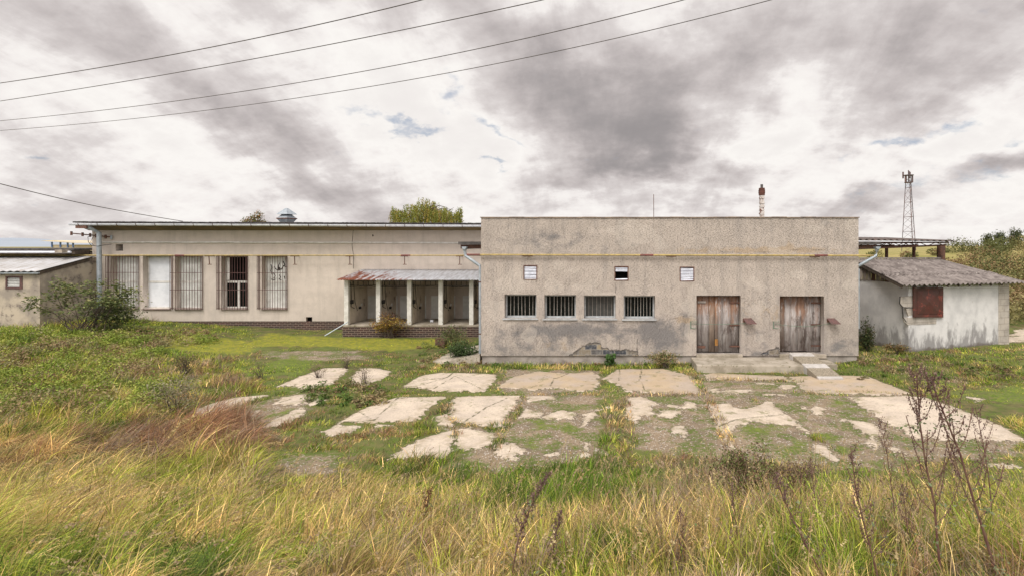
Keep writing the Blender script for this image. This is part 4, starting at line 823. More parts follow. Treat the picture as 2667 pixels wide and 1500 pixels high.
d1 = (C_-A).normalized(); nf = Vector((d1.y, -d1.x, 0))
def onf(px, py, off):                                   # a point on the shed's front face seen at that pixel
    r_ = Vector((px-CX, F, -(py-CY))); o_ = Vector((0, 0, CH)); p0 = A+nf*off; t = (p0-o_).dot(nf)/r_.dot(nf); return o_+r_*t
def slabf(q, off, th, m, name, parent):
    return MB().prism([onf(a, b, off) for a, b in q], [onf(a, b, off)-nf*th for a, b in q]).build(name, m, parent)
sh = slabf([(2379, 749), (2457, 749), (2457, 826), (2379, 826)], .05, .08, M['redpaint'], 'shutter', SH)
MB().add([onf(2389, 757, .065), onf(2450, 757, .065), onf(2450, 817, .065), onf(2389, 817, .065), onf(2420, 786, .11)], [(0, 1, 4), (1, 2, 4), (2, 3, 4), (3, 0, 4)]).build('pyramid_panel', M['redpaint'], sh)
for q in ([(2379, 749), (2388, 749), (2388, 826), (2379, 826)], [(2448, 749), (2457, 749), (2457, 826), (2448, 826)], [(2388, 749), (2448, 749), (2448, 756), (2388, 756)], [(2388, 820), (2448, 820), (2448, 826), (2388, 826)]):
    slabf(q, .075, .03, M['redpaint'], 'shutter_frame', sh)
bm_ = M['block']
for q in ([(2346, 772), (2378, 770), (2378, 800), (2350, 799), (2344, 788)], [(2360, 803), (2378, 802), (2378, 820), (2366, 822)], [(2352, 826), (2440, 828), (2438, 843), (2364, 846), (2356, 838)]): slabf(q, .012, .05, bm_, 'exposed_block', SH)
m_ = MB()
for a, b in (((2344, 772), (2343, 790)), ((2343, 790), (2352, 800)), ((2352, 800), (2378, 801)), ((2350, 800), (2352, 826)), ((2352, 826), (2360, 838))): m_.bar(onf(*a, .012), onf(*b, .012), .035, .02)
m_.build('plaster_crack', M['black'], SH)
# roof of the shed
e0 = onf(2352, 735, .35); e1 = onf(2680, 742, .45); e0.z = zt-.02; e1.z = zt-.04
r0 = Vector((10.36, 23.6, 3.43)); r1 = Vector((X(2449, 25.1), 25.1, 3.41))
corrugate('rear_roof', M['asb'], SH, r0+Vector((-.75, 2.6, -.75)), r1+Vector((-.75, 2.6, -.75)), r0+Vector((0, .02, -.02)), r1+Vector((0, .02, -.02)), 20, .035, 8, 4, .012)
rn = (e1-e0).cross(r0-e0).normalized()
def roofz(v): return e0.z-((v.x-e0.x)*rn.x+(v.y-e0.y)*rn.y)/rn.z
corrugate('roof', M['asb'], SH, e0, e1, r0, r1, 27, .035, 8, 10, .012)
mm = [e0*(1-t)+r0*t for t in (.33, .66)]; m2 = [e1*(1-t)+r1*t for t in (.33, .66)]
for p, q in zip(mm, m2): pass
corrugate('roof_lap', M['asb'], SH, mm[0]+Vector((0, -.02, .02)), m2[0]+Vector((0, -.02, .02)), mm[0]*.9+r0*.1+Vector((0, 0, .03)), m2[0]*.9+r1*.1+Vector((0, 0, .03)), 27, .035, 8, 3, .012)
MB().bar((r0+r1)/2*0+r0+Vector((0, .05, .05)), r1+Vector((0, .05, .05)), .12, .05).build('ridge_cap', M['asb'], SH)
bb = A+(B-A)*.95; co = []; fc = []; cl = []; n_ = 13
for i in range(n_):                                     # upright boards filling the gable over the side wall
    t0, t1 = i/n_, (i+1)/n_-.012; pa = A+(bb-A)*t0; pb = A+(bb-A)*t1
    q = len(co); off = Vector((-.03, -.02, 0))+Vector((0, 0, 0))
    for p, t in ((pa, t0), (pb, t1)):
        for z_ in (zt+.004, max(zt+.02, roofz(p)-.05)): v = p+off; co.append((v.x-12, v.y-21, z_)); co.append((v.x+.03-12, v.y+.02-21, z_))
    fc += [(q, q+4, q+6, q+2), (q+1, q+3, q+7, q+5), (q, q+2, q+3, q+1), (q+4, q+5, q+7, q+6), (q+2, q+6, q+7, q+3)]
    cl += [random.choice([(.34, .30, .26), (.26, .22, .19), (.12, .06, .045), (.38, .33, .29), (.3, .27, .24)])]*8
npmesh('gable_boards', np.array(co), [np.array(fc)], M['plank'], col=np.array(cl), parent=SH)
m_ = MB()
for i in range(9): v = onf(2385+i*28, 747, .30); v.z = zt-.1; w_ = onf(2385+i*28, 747, -.1); w_.z = zt-.08; m_.bar(w_, v, .07, .09)
m_.build('rafter_end', M['bark'], SH)
m_ = MB().bar(e0+Vector((.02, .1, -.06)), r0+Vector((.02, 0, -.08)), .04, .1); m_.build('verge_board', M['plank'], SH) if False else m_.build('verge_board', M['bark'], SH)
# ---- open steel canopy behind the shed
CA = thing('steel_canopy', (12, 27, 0), 'rusty open steel canopy on posts behind the white shed roof', 'canopy')
cy0, cy1 = 24.5, 30.0
corrugate('roof', M['corr3'], CA, (8.4, cy0, 4.28), (X(2492, cy0), cy0, Z(628, cy0)), (8.4, cy1, 4.45), (X(2492, cy0)-.2, cy1, 4.4), 26, .03)
for yy in (25.0, 27.2, 29.4):
    m_ = MB(); xe = X(2470, 25); zt_ = 4.13; m_.bar((8.4, yy, zt_), (xe, yy, zt_+.0), .06).bar((8.4, yy, 3.74), (xe-.1, yy, 4.02), .07)
    for i in range(9):
        xa = 8.6+(xe-8.8)*i/9; xb = 8.6+(xe-8.8)*(i+.5)/9; lo = lambda x_: 3.74+(x_-8.4)/(xe-8.4)*.28; m_.bar((xa, yy, lo(xa)), (xb, yy, zt_), .025).bar((xb, yy, zt_), (8.6+(xe-8.8)*(i+1)/9, yy, lo(8.6+(xe-8.8)*(i+1)/9)), .025)
    m_.build('truss', M['rust'], CA)
for q, r_ in ((2309, .07), (2380, .07), (2451, .17)): MB().tube([(X(q, 26), 26, 0), (X(q, 26), 26, 4.02)], r_, 10).build('post', M['rust'], CA)
# ---- lattice mast
T = thing('lattice_mast', (X(2371, 150), 150, 2), 'tall lattice telecom mast with antennas rising behind the shed', 'mast')
YT = 150; tx = lambda z: X(2366, YT)+(X(2371, YT)-X(2366, YT))*1.0*(1-min(1, z/24)); legw = lambda z: 1.75*(1-z/25)+.42
legs = []
for k in range(3):
    an = R(20+120*k); legs.append([(tx(z)+legw(z)*math.cos(an), YT+legw(z)*math.sin(an), z) for z in np.linspace(0, 21, 12)])
    MB().tube(legs[-1], .085, 6).build('leg', M['tower'], T)
m_ = MB()
for i in range(11):
    for k in range(3):
        a, b = legs[k], legs[(k+1) % 3]; m_.bar(a[i], b[i+1], .045)
        if i % 2 == 0: m_.bar(a[i], b[i], .07)
for i in range(60): z_ = i*.35; m_.bar((tx(z_)+.15, YT-.1, z_), (tx(z_)+.75, YT-.1, z_), .04)
m_.build('bracing', M['tower'], T)
for k in range(7):
    an = R(51*k); r_ = 1.0 if k % 2 else .8; zc = 21.4+(.9 if k % 2 else -.2); x_ = X(2366, YT)+r_*1.3*math.cos(an); y_ = YT+r_*math.sin(an)
    MB().box(x_-.16, x_+.16, y_-.12, y_+.12, zc-.8, zc+.9).bar((x_, y_, zc), (X(2366, YT), YT, zc), .08).build('antenna', M['tower'], T)
MB().tube([(X(2366, YT), YT, 20.5), (X(2366, YT), YT, 23.6)], .12, 6).tube([(X(2366, YT), YT, 20.3), (X(2366, YT), YT, 20.5)], 1.0, 8).tube([(X(2366, YT), YT, 22.2), (X(2366, YT), YT, 22.35)], 1.3, 10).build('head_frame', M['tower'], T)
# ------------------------------------------------------------------ overhead lines
def wire(name, pts, H0, H1, label, r=.014, group=None):
    """pts: measured points; the wire hangs in the upright plane through its two ends"""
    pts = sorted(pts)
    e = []
    for (a, b), H in ((pts[0], H0), (pts[-1], H1)): Y = H*F/(CY-b); e.append(Vector((X(a, Y), Y, CH+H)))
    d_ = (e[1]-e[0]); nn = Vector((d_.y, -d_.x, 0)).normalized(); o_ = Vector((0, 0, CH)); out = []
    xs = np.linspace(pts[0][0], pts[-1][0], 40); cf = np.polyfit([p[0] for p in pts], [p[1] for p in pts], 2)
    for x_ in xs:
        r_ = Vector((x_-CX, F, -(np.polyval(cf, x_)-CY))); t = (e[0]-o_).dot(nn)/r_.dot(nn); out.append(o_+r_*t)
    MB().tube(out, r, 5).build(name, M['cable'], None, label, 'power line', group)
gw = 'power lines crossing the sky'
wire('power_line', [(-60, 226), (0, 217), (650, 105), (905, 46), (1107, 0), (1200, -25)], 9, 9.6, 'uppermost of the four dark wires sloping across the sky', .020, gw)
wire('power_line', [(-60, 273), (0, 265), (520, 178), (1100, 70), (1425, 0), (1520, -25)], 9, 9.6, 'second wire from the top across the sky', .019, gw)
wire('power_line', [(-60, 321), (0, 315), (700, 230), (1300, 115), (1785, 0), (1880, -25)], 9, 9.6, 'third wire from the top across the sky', .018, gw)
wire('power_line', [(-60, 344), (0, 339), (600, 288), (1300, 162), (1445, 132), (2015, 0), (2110, -25)], 9, 9.6, 'lowest of the four wires sloping across the sky, reaching farthest right', .017, gw)
MB().tube([P(-40+516*t, 469+108*t+8*math.sin(math.pi*t), 20+9*t) for t in np.linspace(0, 1, 20)], .016, 5).build('service_cable', M['cable'], None, 'single dark cable dropping from the left edge to the wing roof', 'cable')
# ------------------------------------------------------------------ vegetation
def proj(x, y, z): return CX+x*F/y, CY-(z-CH)*F/y
TYP = np.array([(.145, .225, .022), (.37, .39, .06), (.60, .43, .18), (.31, .17, .095), (.31, .23, .165), (.07, .12, .02), (.36, .37, .05)])   # lush, yellow green, straw, russet, mauve brown, dark green, moss yellow
# zones: pixel centre and radii, colour weights, height factor, lean to the right
ZN = [((150, 1290, 260, 110), (.05, .8, 1.1, .15, .1, .0, 0), .8, 1.0), ((120, 1440, 250, 90), (.5, 1.3, .6, .1, 0, .2, 0), .8, .9), ((60, 1230, 260, 40), (0, .3, .9, .6, .1, 0, 0), .6, 1.0),
 ((450, 1460, 120, 50), (1, .4, .1, .1, 0, .8, 0), .9, .7), ((600, 1380, 220, 90), (.3, .8, .8, .15, .1, .1, 0), .8, .9), ((520, 1135, 150, 40), (0, 0, .3, 8, 1.8, .05, 0), 1.2, 1.1), ((340, 1170, 150, 40), (0, .2, 1.0, 2.5, 1.6, 0, 0), 1.0, 1.2), ((1085, 1205, 45, 30), (3, .8, .3, .5, .2, 4.5, 0), 2.2, .2), ((800, 1290, 180, 80), (.2, .7, .9, .2, .4, .1, 0), .8, .7),
 ((850, 1150, 160, 50), (.25, .4, .35, .6, .5, .2, 0), .5, .5), ((1090, 1220, 90, 45), (.5, .4, .25, .3, .1, .9, 0), .9, .3), ((1150, 1300, 160, 60), (.6, .9, .5, .1, .1, .2, 0), .7, .4), ((1100, 1430, 260, 80), (.1, .4, 1, .25, .6, 0, 0), .7, .3),
 ((1330, 1420, 160, 80), (.2, .9, .8, .2, .3, .1, 0), .7, .2), ((1400, 1255, 190, 55), (3.4, .6, .1, .05, .1, 2.4, 0), 1.0, .1), ((1540, 1285, 130, 60), (3.2, .5, .1, .2, .2, 2.2, 0), .9, .0), ((1600, 1380, 200, 50), (.1, .4, 1.2, .3, .6, .0, 0), .6, .1), ((1650, 1230, 80, 45), (1, .8, .3, .05, .1, .2, 0), .7, -.1),
 ((1600, 1100, 50, 70), (.25, .3, .35, .4, 1.0, .2, 0), .6, 0), ((1850, 1250, 200, 60), (.15, .3, .4, .5, 1.3, .2, 0), .7, 0), ((1850, 1380, 200, 80), (.5, .6, .8, .2, .6, .2, 0), .8, -.1), ((1950, 1460, 250, 50), (.7, .8, .6, .1, .5, .1, 0), .8, -.1),
 ((2150, 1290, 130, 50), (1.2, 1, .3, .1, .3, .2, 0), .7, -.3), ((2200, 1420, 250, 80), (.4, .9, .8, .3, .6, .1, 0), .8, -.2), ((2450, 1260, 220, 60), (.4, .7, .8, .3, .5, 0, 0), .6, -.4), ((2600, 1300, 120, 100), (.6, 1.2, .5, .1, .2, 0, 0), .7, -.4), ((2560, 1440, 200, 80), (.5, .7, .8, .3, .5, .1, 0), .8, -.4),
 ((150, 1000, 300, 70), (.6, 1.0, .3, .2, .3, .4, .2), .45, .6), ((150, 900, 300, 40), (.6, 1.0, .15, .1, .2, .6, .2), .45, .5), ((150, 1120, 250, 40), (.8, .8, .6, .4, .2, .2, 0), .6, .9), ((500, 960, 160, 40), (.3, .5, .5, .5, .8, .1, .4), .3, .3), ((480, 1030, 120, 40), (.1, .3, .5, .4, 1.0, 0, 0), .35, .4),
 ((550, 900, 220, 18), (1.2, .6, .05, 0, .1, .2, .6), .2, .3), ((750, 960, 130, 25), (1.4, .6, .1, 0, .1, .2, .5), .2, .2), ((950, 980, 200, 40), (.7, .4, .2, .4, .4, .4, 0), .25, .2), ((860, 1060, 130, 40), (.8, .5, .2, .3, .3, .5, 0), .25, .2), ((1000, 1120, 140, 40), (.4, .4, .4, .6, .5, .3, .1), .35, .3),
 ((1200, 930, 60, 30), (.7, .5, .3, .2, .3, .7, 0), .4, .1), ((1500, 950, 300, 12), (1.4, 1, 1.4, .2, .5, .8, 0), .5, 0), ((1000, 880, 250, 14), (.7, .8, .1, .0, .1, .1, 1.6), .08, 0),
 ((2400, 950, 250, 30), (.8, .7, .3, .2, .5, .5, 0), .4, -.3), ((2450, 1010, 160, 30), (.7, .8, .4, .2, .5, .2, .2), .35, -.4), ((2600, 1030, 120, 30), (.3, .6, .3, .2, .5, .1, 1.2), .15, -.4), ((2620, 900, 60, 40), (.6, 1.0, .4, .2, .2, .2, .2), .3, -.3), ((2560, 1190, 150, 25), (.3, .4, .5, .3, .9, .1, 0), .3, -.3)]
def zoneinfo(px, py):
    W = np.zeros((len(px), 7)); Hh = np.zeros(len(px)); L = np.zeros(len(px)); T = np.full(len(px), 1e-4); W += 1e-4*np.array([.5, .6, .5, .3, .4, .2, 0])
    Hh += 1e-4*.4
    for (cx, cy, rx, ry), wt_, h, ln in ZN:
        g = np.exp(-((px-cx)/rx)**2-((py-cy)/ry)**2); W += g[:, None]*np.array(wt_); Hh += g*h; L += g*ln; T += g
    return W/W.sum(1)[:, None], Hh/T, L/T
def pick(W, c):
    cum = np.cumsum(W, 1); return (c[:, None] > cum).sum(1).clip(0, 6)
def ribbons(x, y, z, h, wd, lx, ly, col, lv=(0, .32, .6, .82, 1.0), wf=(1, .95, .8, .5, .05)):
    n = len(x); ang = RNG.uniform(0, math.pi, n); ca = np.cos(ang)*wd/2; sa = np.sin(ang)*wd/2*.6; k = len(lv); lean = np.sqrt(lx**2+ly**2)
    up = 1/np.sqrt(1+.7*lean**2); co = np.zeros((n, k, 2, 3))
    for i, t in enumerate(lv):
        b = t**1.7; droop = np.clip(lean-.35, 0, 2)*.33*t**3
        cx = x+lx*h*b*up; cy = y+ly*h*b*up; cz = z+h*up*t-droop*h
        for s_, sg in ((0, -1), (1, 1)): co[:, i, s_, 0] = cx+sg*ca*wf[i]; co[:, i, s_, 1] = cy+sg*sa*wf[i]; co[:, i, s_, 2] = cz
    base = (np.arange(n)*k*2)[:, None]; fs = [base+np.array([2*i, 2*i+1, 2*i+3, 2*i+2]) for i in range(k-1)]
    return co.reshape(-1, 3), np.concatenate(fs), np.repeat(col, k*2, 0)
def scatter_grass():
    Xs, Ys = [], []
    def cand(n, y0, y1, x0, x1): Y = RNG.uniform(y0, y1, n); a = x0*Y-1.2; b = x1*Y+1.2; Xs.append(a+(b-a)*RNG.random(n)); Ys.append(Y)
    cand(190000, 3.0, 6.8, -1.05, .75); cand(220000, 6.8, 11.6, -1.05, .75); cand(430000, 11.6, 19.4, -1.05, .85); cand(230000, 19.4, 27.4, -1.05, .9)
    x = np.concatenate(Xs); y = np.concatenate(Ys); z = height(x, y); px, py = proj(x, y, z)
    conc = sdf(x, y, CONC); pad = sdf(x, y, PAD); moss = sdf(x, y, MOSS); jd = pdist(x, y, JOINT); gj = pdist(x, y, GJOINT)
    nz = fbm(x*1.6, y*1.6); nf_ = fbm(x*.5+40, y*.5); cl = fbm(x*5+11, y*5)
    dens = np.ones(len(x)); dens *= np.clip((conc+.06+(nz-.5)*.16)/-.10, 0, 1)
    isj = (jd < .10+.08*nz) ; isg = gj < .14
    inpad = pad > (nz-.5)*.5
    dens = np.where(inpad & ~isj & ~isg, dens*.05*(nz > .5), dens)
    dens = np.where(isj & (cl > .38), 1.0, dens)
    inm = moss > 0; dens = np.where(inm & (y > 11), dens*.55, dens)
    dens *= np.where(y < 11.2, np.clip((cl-.33)*4, .10, 1)*np.clip((nf_-.2)*2.2, .45, 1), np.clip((cl-.25)*3, .1, 1))
    # keep buildings, steps and shed free
    dens[(y > YF-.02) & (x > fx0-.05) & (x < fx1+.05)] = 0; dens[(y > 18.1) & (x > 2.95) & (x < 6.5)] = 0; dens[(y > 17.1) & (x > 6.35) & (x < 7.3)] = 0
    dens[(y > 25.2) & (x > -11.4) & (x < -3.9)] = 0; dens[(y > YA) & (x < ax1+.05)] = 0; dens[(x > 11.19-.25) & (y > 20.75+(x-11.19)*.33)] = 0
    dens[(x < 11.2) & (x > 9.3) & (y > 20.9+(11.19-x)*1.34)] = 0
    keep = RNG.random(len(x)) < dens*np.where(y < 11, 1, .9); x, y, z, px, py, cl, nz, nf_ = [a[keep] for a in (x, y, z, px, py, cl, nz, nf_)]
    isj = isj[keep]; isg = isg[keep]; inm = inm[keep]; inpad = inpad[keep]
    W, Hh, L = zoneinfo(px+(nf_-.5)*160, py+(nz-.5)*70)
    L = L*np.interp(px, [0, 900, 1300], [1.6, 1.3, 1]); W = W**1.25*np.exp((fbm(x*1.1+5, y*1.1)[:, None]-.5)*np.array([3.5, 1.5, -3, -3, -2, 4, 0])[None]); W /= W.sum(1)[:, None]
    W = np.where((isj & ~isg)[:, None], W*.15+np.array([.06, .08, .26, .12, .34, .08, 0]), W); W = np.where(isg[:, None] & (y > 11)[:, None], W*.3+np.array([.35, .15, .1, .05, .05, .15, .1]), W)
    W /= W.sum(1)[:, None]
    cs = np.where(y < 12, .34, .5); gx_ = x/cs; gy_ = y/cs; ix = np.floor(gx_).astype(int); iy = np.floor(gy_).astype(int)
    h1 = _T[ix & 255, iy & 255]; h2 = _T[(ix+91) & 255, (iy+37) & 255]; h3 = _T[(ix+17) & 255, (iy+153) & 255]
    tx_ = (gx_-ix-.3-.4*h1)*2; ty_ = (gy_-iy-.3-.4*h2)*2
    cr_ = np.where(RNG.random(len(x)) < .55, h3, RNG.random(len(x)))
    c = TYP[pick(W, cr_)]*np.exp(RNG.normal(0, .42, (len(x), 1)))*(.62+.76*h2[:, None])*RNG.uniform(.93, 1.07, (len(x), 3))
    h = Hh*np.where(y < 11.5, .62, .60)*RNG.uniform(.4, 1.15, len(x))*(.5+.6*nz+.55*h1)*np.where(px < 680, np.interp(y, [4, 5, 9, 10], [.9, .85, .9, 1.15]), np.interp(y, [4, 5, 7.0, 8.4, 9.4, 11.5, 12.5], [.85, .78, .72, .62, .42, .40, .55]))
    h = np.where(isj, np.minimum(h, RNG.uniform(.05, .20, len(x))), h); h = np.where(inpad & ~isj & ~isg, .05, h); h = np.where(inm & (y > 11), np.minimum(h, RNG.uniform(.02, .11, len(x))), h); h = np.maximum(h, .03)
    h *= np.where(y < 4.2, .6, 1)*np.where((y > 21) & (x > -21) & (x < -3), .45, 1)
    flow = (fbm(x*.7+9, y*.7+3)-.5)*1.6
    wild = np.where(RNG.random(len(x)) < .22, 1.9, 1); lx = L*1.0+flow*.7+RNG.normal(0, .42, len(x))*wild+tx_*.7; ly = RNG.normal(0, .42, len(x))*wild+ty_*.65-.1
    wd = np.interp(y, [4, 9, 12, 27], [.0054, .009, .010, .018])*RNG.uniform(.6, 1.3, len(x))
    co, f, cc = ribbons(x, y, z-.02, h, wd, lx, ly, c)
    print('blades', len(x))
    npmesh('grass', co, [f], M['leaf'], col=cc, label='tall mixed green and straw grass over the bank and yard', category='vegetation', kind='stuff') if False else tag(npmesh('grass', co, [f], M['leaf'], col=cc), 'tall mixed green and straw grass over the bank and yard', 'grass', None, 'stuff')
scatter_grass()
def leaf_quads(c, size, col, flat=.5):
    n = len(c); a = RNG.normal(0, 1, (n, 3)); a[:, 2] *= flat; a /= np.linalg.norm(a, axis=1)[:, None]; b = RNG.normal(0, 1, (n, 3)); b[:, 2] *= flat; b -= a*(a*b).sum(1)[:, None]; b /= np.linalg.norm(b, axis=1)[:, None]
    s_ = (size*RNG.uniform(.6, 1.4, n))[:, None] if not np.isscalar(size) else size*RNG.uniform(.6, 1.4, (n, 1))
    co = np.stack([c-a*s_, c+b*s_*.5-a*s_*.15, c+a*s_, c-b*s_*.5-a*s_*.15], 1).reshape(-1, 3); f = np.arange(n*4).reshape(n, 4); return co, f, np.repeat(col, 4, 0)
def cols(n, pal, v=.3): p = np.array(pal); return p[RNG.integers(0, len(p), n)]*RNG.uniform(1-v, 1+v, (n, 1))
def blobpts(n, c, r, clumps=14, tight=.35):
    cc = RNG.normal(0, 1, (clumps, 3)); cc /= np.linalg.norm(cc, axis=1)[:, None]; cc *= RNG.uniform(.3, .85, (clumps, 1)); k = RNG.integers(0, clumps, n)
    return np.array(c)+np.array(r)*(cc[k]+RNG.normal(0, tight/1.6, (n, 3)))
# leafy ground weeds at the left, near the walls and along the bank
def weeds():
    P_ = []; C_l = []
    spots = []
    for _ in range(520): px = RNG.uniform(-80, 420); py = RNG.uniform(865, 1090); spots.append((px, py, 1))
    for _ in range(120): spots.append((RNG.uniform(100, 560), RNG.uniform(862, 900), 1))
    for _ in range(60): spots.append((RNG.uniform(800, 1000), RNG.uniform(1000, 1060), 0))
    for _ in range(50): spots.append((RNG.uniform(1090, 1250), RNG.uniform(895, 960), 0))
    for _ in range(60): spots.append((RNG.uniform(2240, 2640), RNG.uniform(925, 990), 0))
    for _ in range(26): spots.append((RNG.uniform(1260, 1800), RNG.uniform(944, 956), 2))
    for px, py, k in spots:
        x, y = G(px, py); z = gz(x, y)
        if z > .1: y = (CH-z)*F/(py-CY); x = X(px, y); z = gz(x, y)
        if y > 24.5 and x < -11: y = min(y, 24.4 if x < -23.9 else 27.2)
        if (k == 2 or y > 19.2) and x > fx0: y = min(y, 19.25)
        if x > 10.6 and y > 20.4: y = 20.4
        r = (RNG.uniform(.18, .5)*(.45 if y > 24 and x > -20.5 else 1)) if k == 1 else (RNG.uniform(.1, .25) if k == 0 else RNG.uniform(.08, .16)); n = int(RNG.uniform(60, 150)*(1 if k == 1 else .6))
        q = RNG.normal(0, 1, (n, 3)); q /= np.linalg.norm(q, axis=1)[:, None]; q *= RNG.random((n, 1))**.4; q[:, 2] = np.abs(q[:, 2])*.9
        P_.append(np.array([x, y, z])+q*r)
        g = fbm(np.array([x*.4]), np.array([y*.4]))[0]
        base = np.array([(.25, .32, .05), (.18, .24, .04), (.34, .36, .08)][RNG.integers(0, 3)]) if k == 1 else np.array([(.09, .15, .03), (.15, .18, .05), (.20, .15, .08)][RNG.integers(0, 3)])
        g2 = fbm(np.array([x*.55+7]), np.array([y*.55]), 3)[0]
        if RNG.random() < (.75 if g2 > .54 else .12): base = np.array([(.30, .21, .11), (.36, .29, .14), (.27, .25, .12), (.22, .14, .08)][RNG.integers(0, 4)])
        C_l.append(base*RNG.uniform(.65, 1.3, (n, 1)))
    p = np.concatenate(P_); c = np.concatenate(C_l); co, f, cc = leaf_quads(p, .035, c, .5)
    tag(npmesh('weeds', co, [f], M['leaf'], col=cc), 'low leafy green weeds spreading over the left yard and along the walls', 'weeds', None, 'stuff')
weeds()
def seedheads():
    n = 1100; Y = RNG.uniform(3.4, 8.6, n); x = (-1.04+RNG.random(n)*1.8)*Y; z = height(x, Y); L = np.interp(x/Y, [-1, -.4, 0, .7], [1.0, .8, .25, -.25])+RNG.normal(0, .25, n)
    h = RNG.uniform(.45, .85, n)*np.where(Y < 5, .75, 1); c = cols(n, [(.48, .38, .2), (.42, .30, .15), (.33, .24, .15)], .2)
    co, f, cc = ribbons(x, Y, z, h, np.full(n, .005), L, RNG.normal(0, .2, n), c, wf=(1, .9, .8, .6, .5))
    tips = co.reshape(n, 5, 2, 3)[:, 4].mean(1); pre = co.reshape(n, 5, 2, 3)[:, 3].mean(1); m = 14
    t = RNG.random((n, m, 1)); p = (pre[:, None]*(1-t)+tips[:, None]*t*1.0)+RNG.normal(0, .006, (n, m, 3)); p = p.reshape(-1, 3)
    c2, f2, k2 = leaf_quads(p, .010, np.repeat(c, m, 0), 1)
    tag(npmesh('seed_stalks', np.concatenate([co, c2]), [np.concatenate([f, f2+len(co)])], M['leaf'], col=np.concatenate([cc, k2])), 'thin dry seed stalks leaning over the tall foreground grass', 'grass', None, 'stuff')
seedheads()
# ---- mugwort and dock stalks
def stalk(name, pts, Y, label, cat, r=.011, nb=16, blen=.42, budcol=((.17, .10, .09), (.25, .17, .13), (.12, .07, .07)), leafn=60, group=None, budfrom=.35, budn=34, base_extra=.1):
    V = [P(a, b, Y) for a, b in pts]; g = gz(V[-1].x, Y); b_ = V[-1]+(V[-1]-V[-2]).normalized()*.05; b_ = Vector((b_.x, Y, min(g-.03, b_.z))); V.append(b_); V = V[::-1]
    t_ = thing(name, (b_.x, Y, g), label, cat, group)
    # smooth path
    Q = []
    for i in range(len(V)-1):
        for s_ in range(4): Q.append(V[i].lerp(V[i+1], s_/4))
    Q.append(V[-1]); MB().tube(Q, r, 7, r1=r*.3).build('stem', M['stem'], t_)
    tw = MB(); bp = []; L = len(Q); H = (Q[-1]-Q[0]).length
    for i in range(nb):
        u = budfrom+(1-budfrom)*(i/nb)**.9; k = min(L-2, int(u*(L-1))); p = Q[k].lerp(Q[k+1], u*(L-1)-k); an = i*2.4+random.uniform(-.4, .4); ln = blen*(1-.75*(u-budfrom)/(1-budfrom))*random.uniform(.7, 1.2)
        d = Vector((math.cos(an), math.sin(an)*.8, 0)); path = [p+d*ln*.55*(t**.7)+Vector((0, 0, ln*(t*.55+t*t*.5))) for t in (0, .33, .66, 1)]; tw.tube(path, r*.28, 4, cap=False)
        for t in np.linspace(.2, 1, budn):
            kk = min(2, int(t*3)); q = path[kk].lerp(path[kk+1], t*3-kk); bp.append((q.x+random.gauss(0, .008), q.y+random.gauss(0, .008), q.z+random.gauss(0, .010)))
            if random.random() < .35: bp.append((q.x+random.gauss(0, .018), q.y+random.gauss(0, .018), q.z+random.gauss(0, .015)))
    tw.build('twigs', M['stem'], t_)
    bp = np.array(bp); co, f, cc = leaf_quads(bp, .0085*(r/.011)**.5, cols(len(bp), budcol, .25), 1.3); og = np.array(origin(t_)); npmesh('seed_heads', co-og, [f], M['leaf'], col=cc, parent=t_)
    if leafn:
        lp = []; 
        for i in range(leafn//6):
            u = random.uniform(.05, .8); k = int(u*(L-1)); p = Q[k]; an = random.uniform(0, 6.3); 
            for j in range(6): s_ = (j+1)*.028; lp.append((p.x+math.cos(an)*s_+random.gauss(0, .008), p.y+math.sin(an)*s_, p.z+s_*.5-s_*s_*3+random.gauss(0, .006)))
        lp = np.array(lp); co, f, cc = leaf_quads(lp, .014, cols(len(lp), [(.12, .17, .06), (.20, .22, .11), (.16, .19, .10)], .2), .8); npmesh('leaves', co-og, [f], M['leaf'], col=cc, parent=t_)
    return t_
gm = 'tall dry seed stalks in the foreground'
stalk('mugwort', [(2385, 968), (2392, 1040), (2396, 1102), (2411, 1208), (2434, 1311), (2441, 1405), (2451, 1500)], 4.2, 'tall purple stemmed mugwort, left of the pair at lower right', 'plant', .011, 24, .36, leafn=150, group=gm)
stalk('mugwort', [(2425, 985), (2440, 1030), (2464, 1090), (2502, 1185), (2536, 1303), (2563, 1387), (2597, 1500)], 4.1, 'tall purple stemmed mugwort, right of the pair at lower right', 'plant', .012, 24, .34, leafn=170, group=gm)
stalk('mugwort', [(2215, 1160), (2229, 1273), (2255, 1380), (2286, 1500)], 4.1, 'shorter mugwort leaning right, third large stalk from the right edge', 'plant', .009, 14, .18, leafn=90, group=gm)
stalk('mugwort', [(2020, 1240), (2043, 1303), (2090, 1400), (2142, 1500)], 4.1, 'dry mugwort stalk leaning from lower middle right', 'plant', .008, 12, .16, leafn=40, group=gm)
stalk('mugwort', [(2540, 1060), (2560, 1150), (2575, 1240), (2590, 1400)], 5.2, 'thin mugwort stalk nearest the right edge', 'plant', .008, 14, .3, leafn=60, group=gm)
stalk('mugwort', [(2290, 1090), (2310, 1180), (2330, 1330)], 5.6, 'pale feathery mugwort in front of the cracked slab at right', 'plant', .007, 16, .22, leafn=40, group=gm)
stalk('dock_stalk', [(1432, 1231), (1388, 1305), (1351, 1398), (1332, 1500)], 4.1, 'grey brown dry stalk leaning right at lower centre', 'plant', .008, 22, .10, leafn=30, budfrom=.45)
stalk('dock_stalk', [(1461, 1330), (1450, 1380), (1438, 1440), (1429, 1500)], 4.1, 'short dry upright stalk right of the leaning centre stalk', 'plant', .007, 14, .09, leafn=30, budfrom=.4)
stalk('dock_stalk', [(1122, 1272), (1110, 1320), (1100, 1370)], 6.0, 'rust brown dock spike with green leaves left of centre', 'plant', .008, 14, .16, ((.16, .07, .04), (.22, .10, .05)), 120, budfrom=.3)
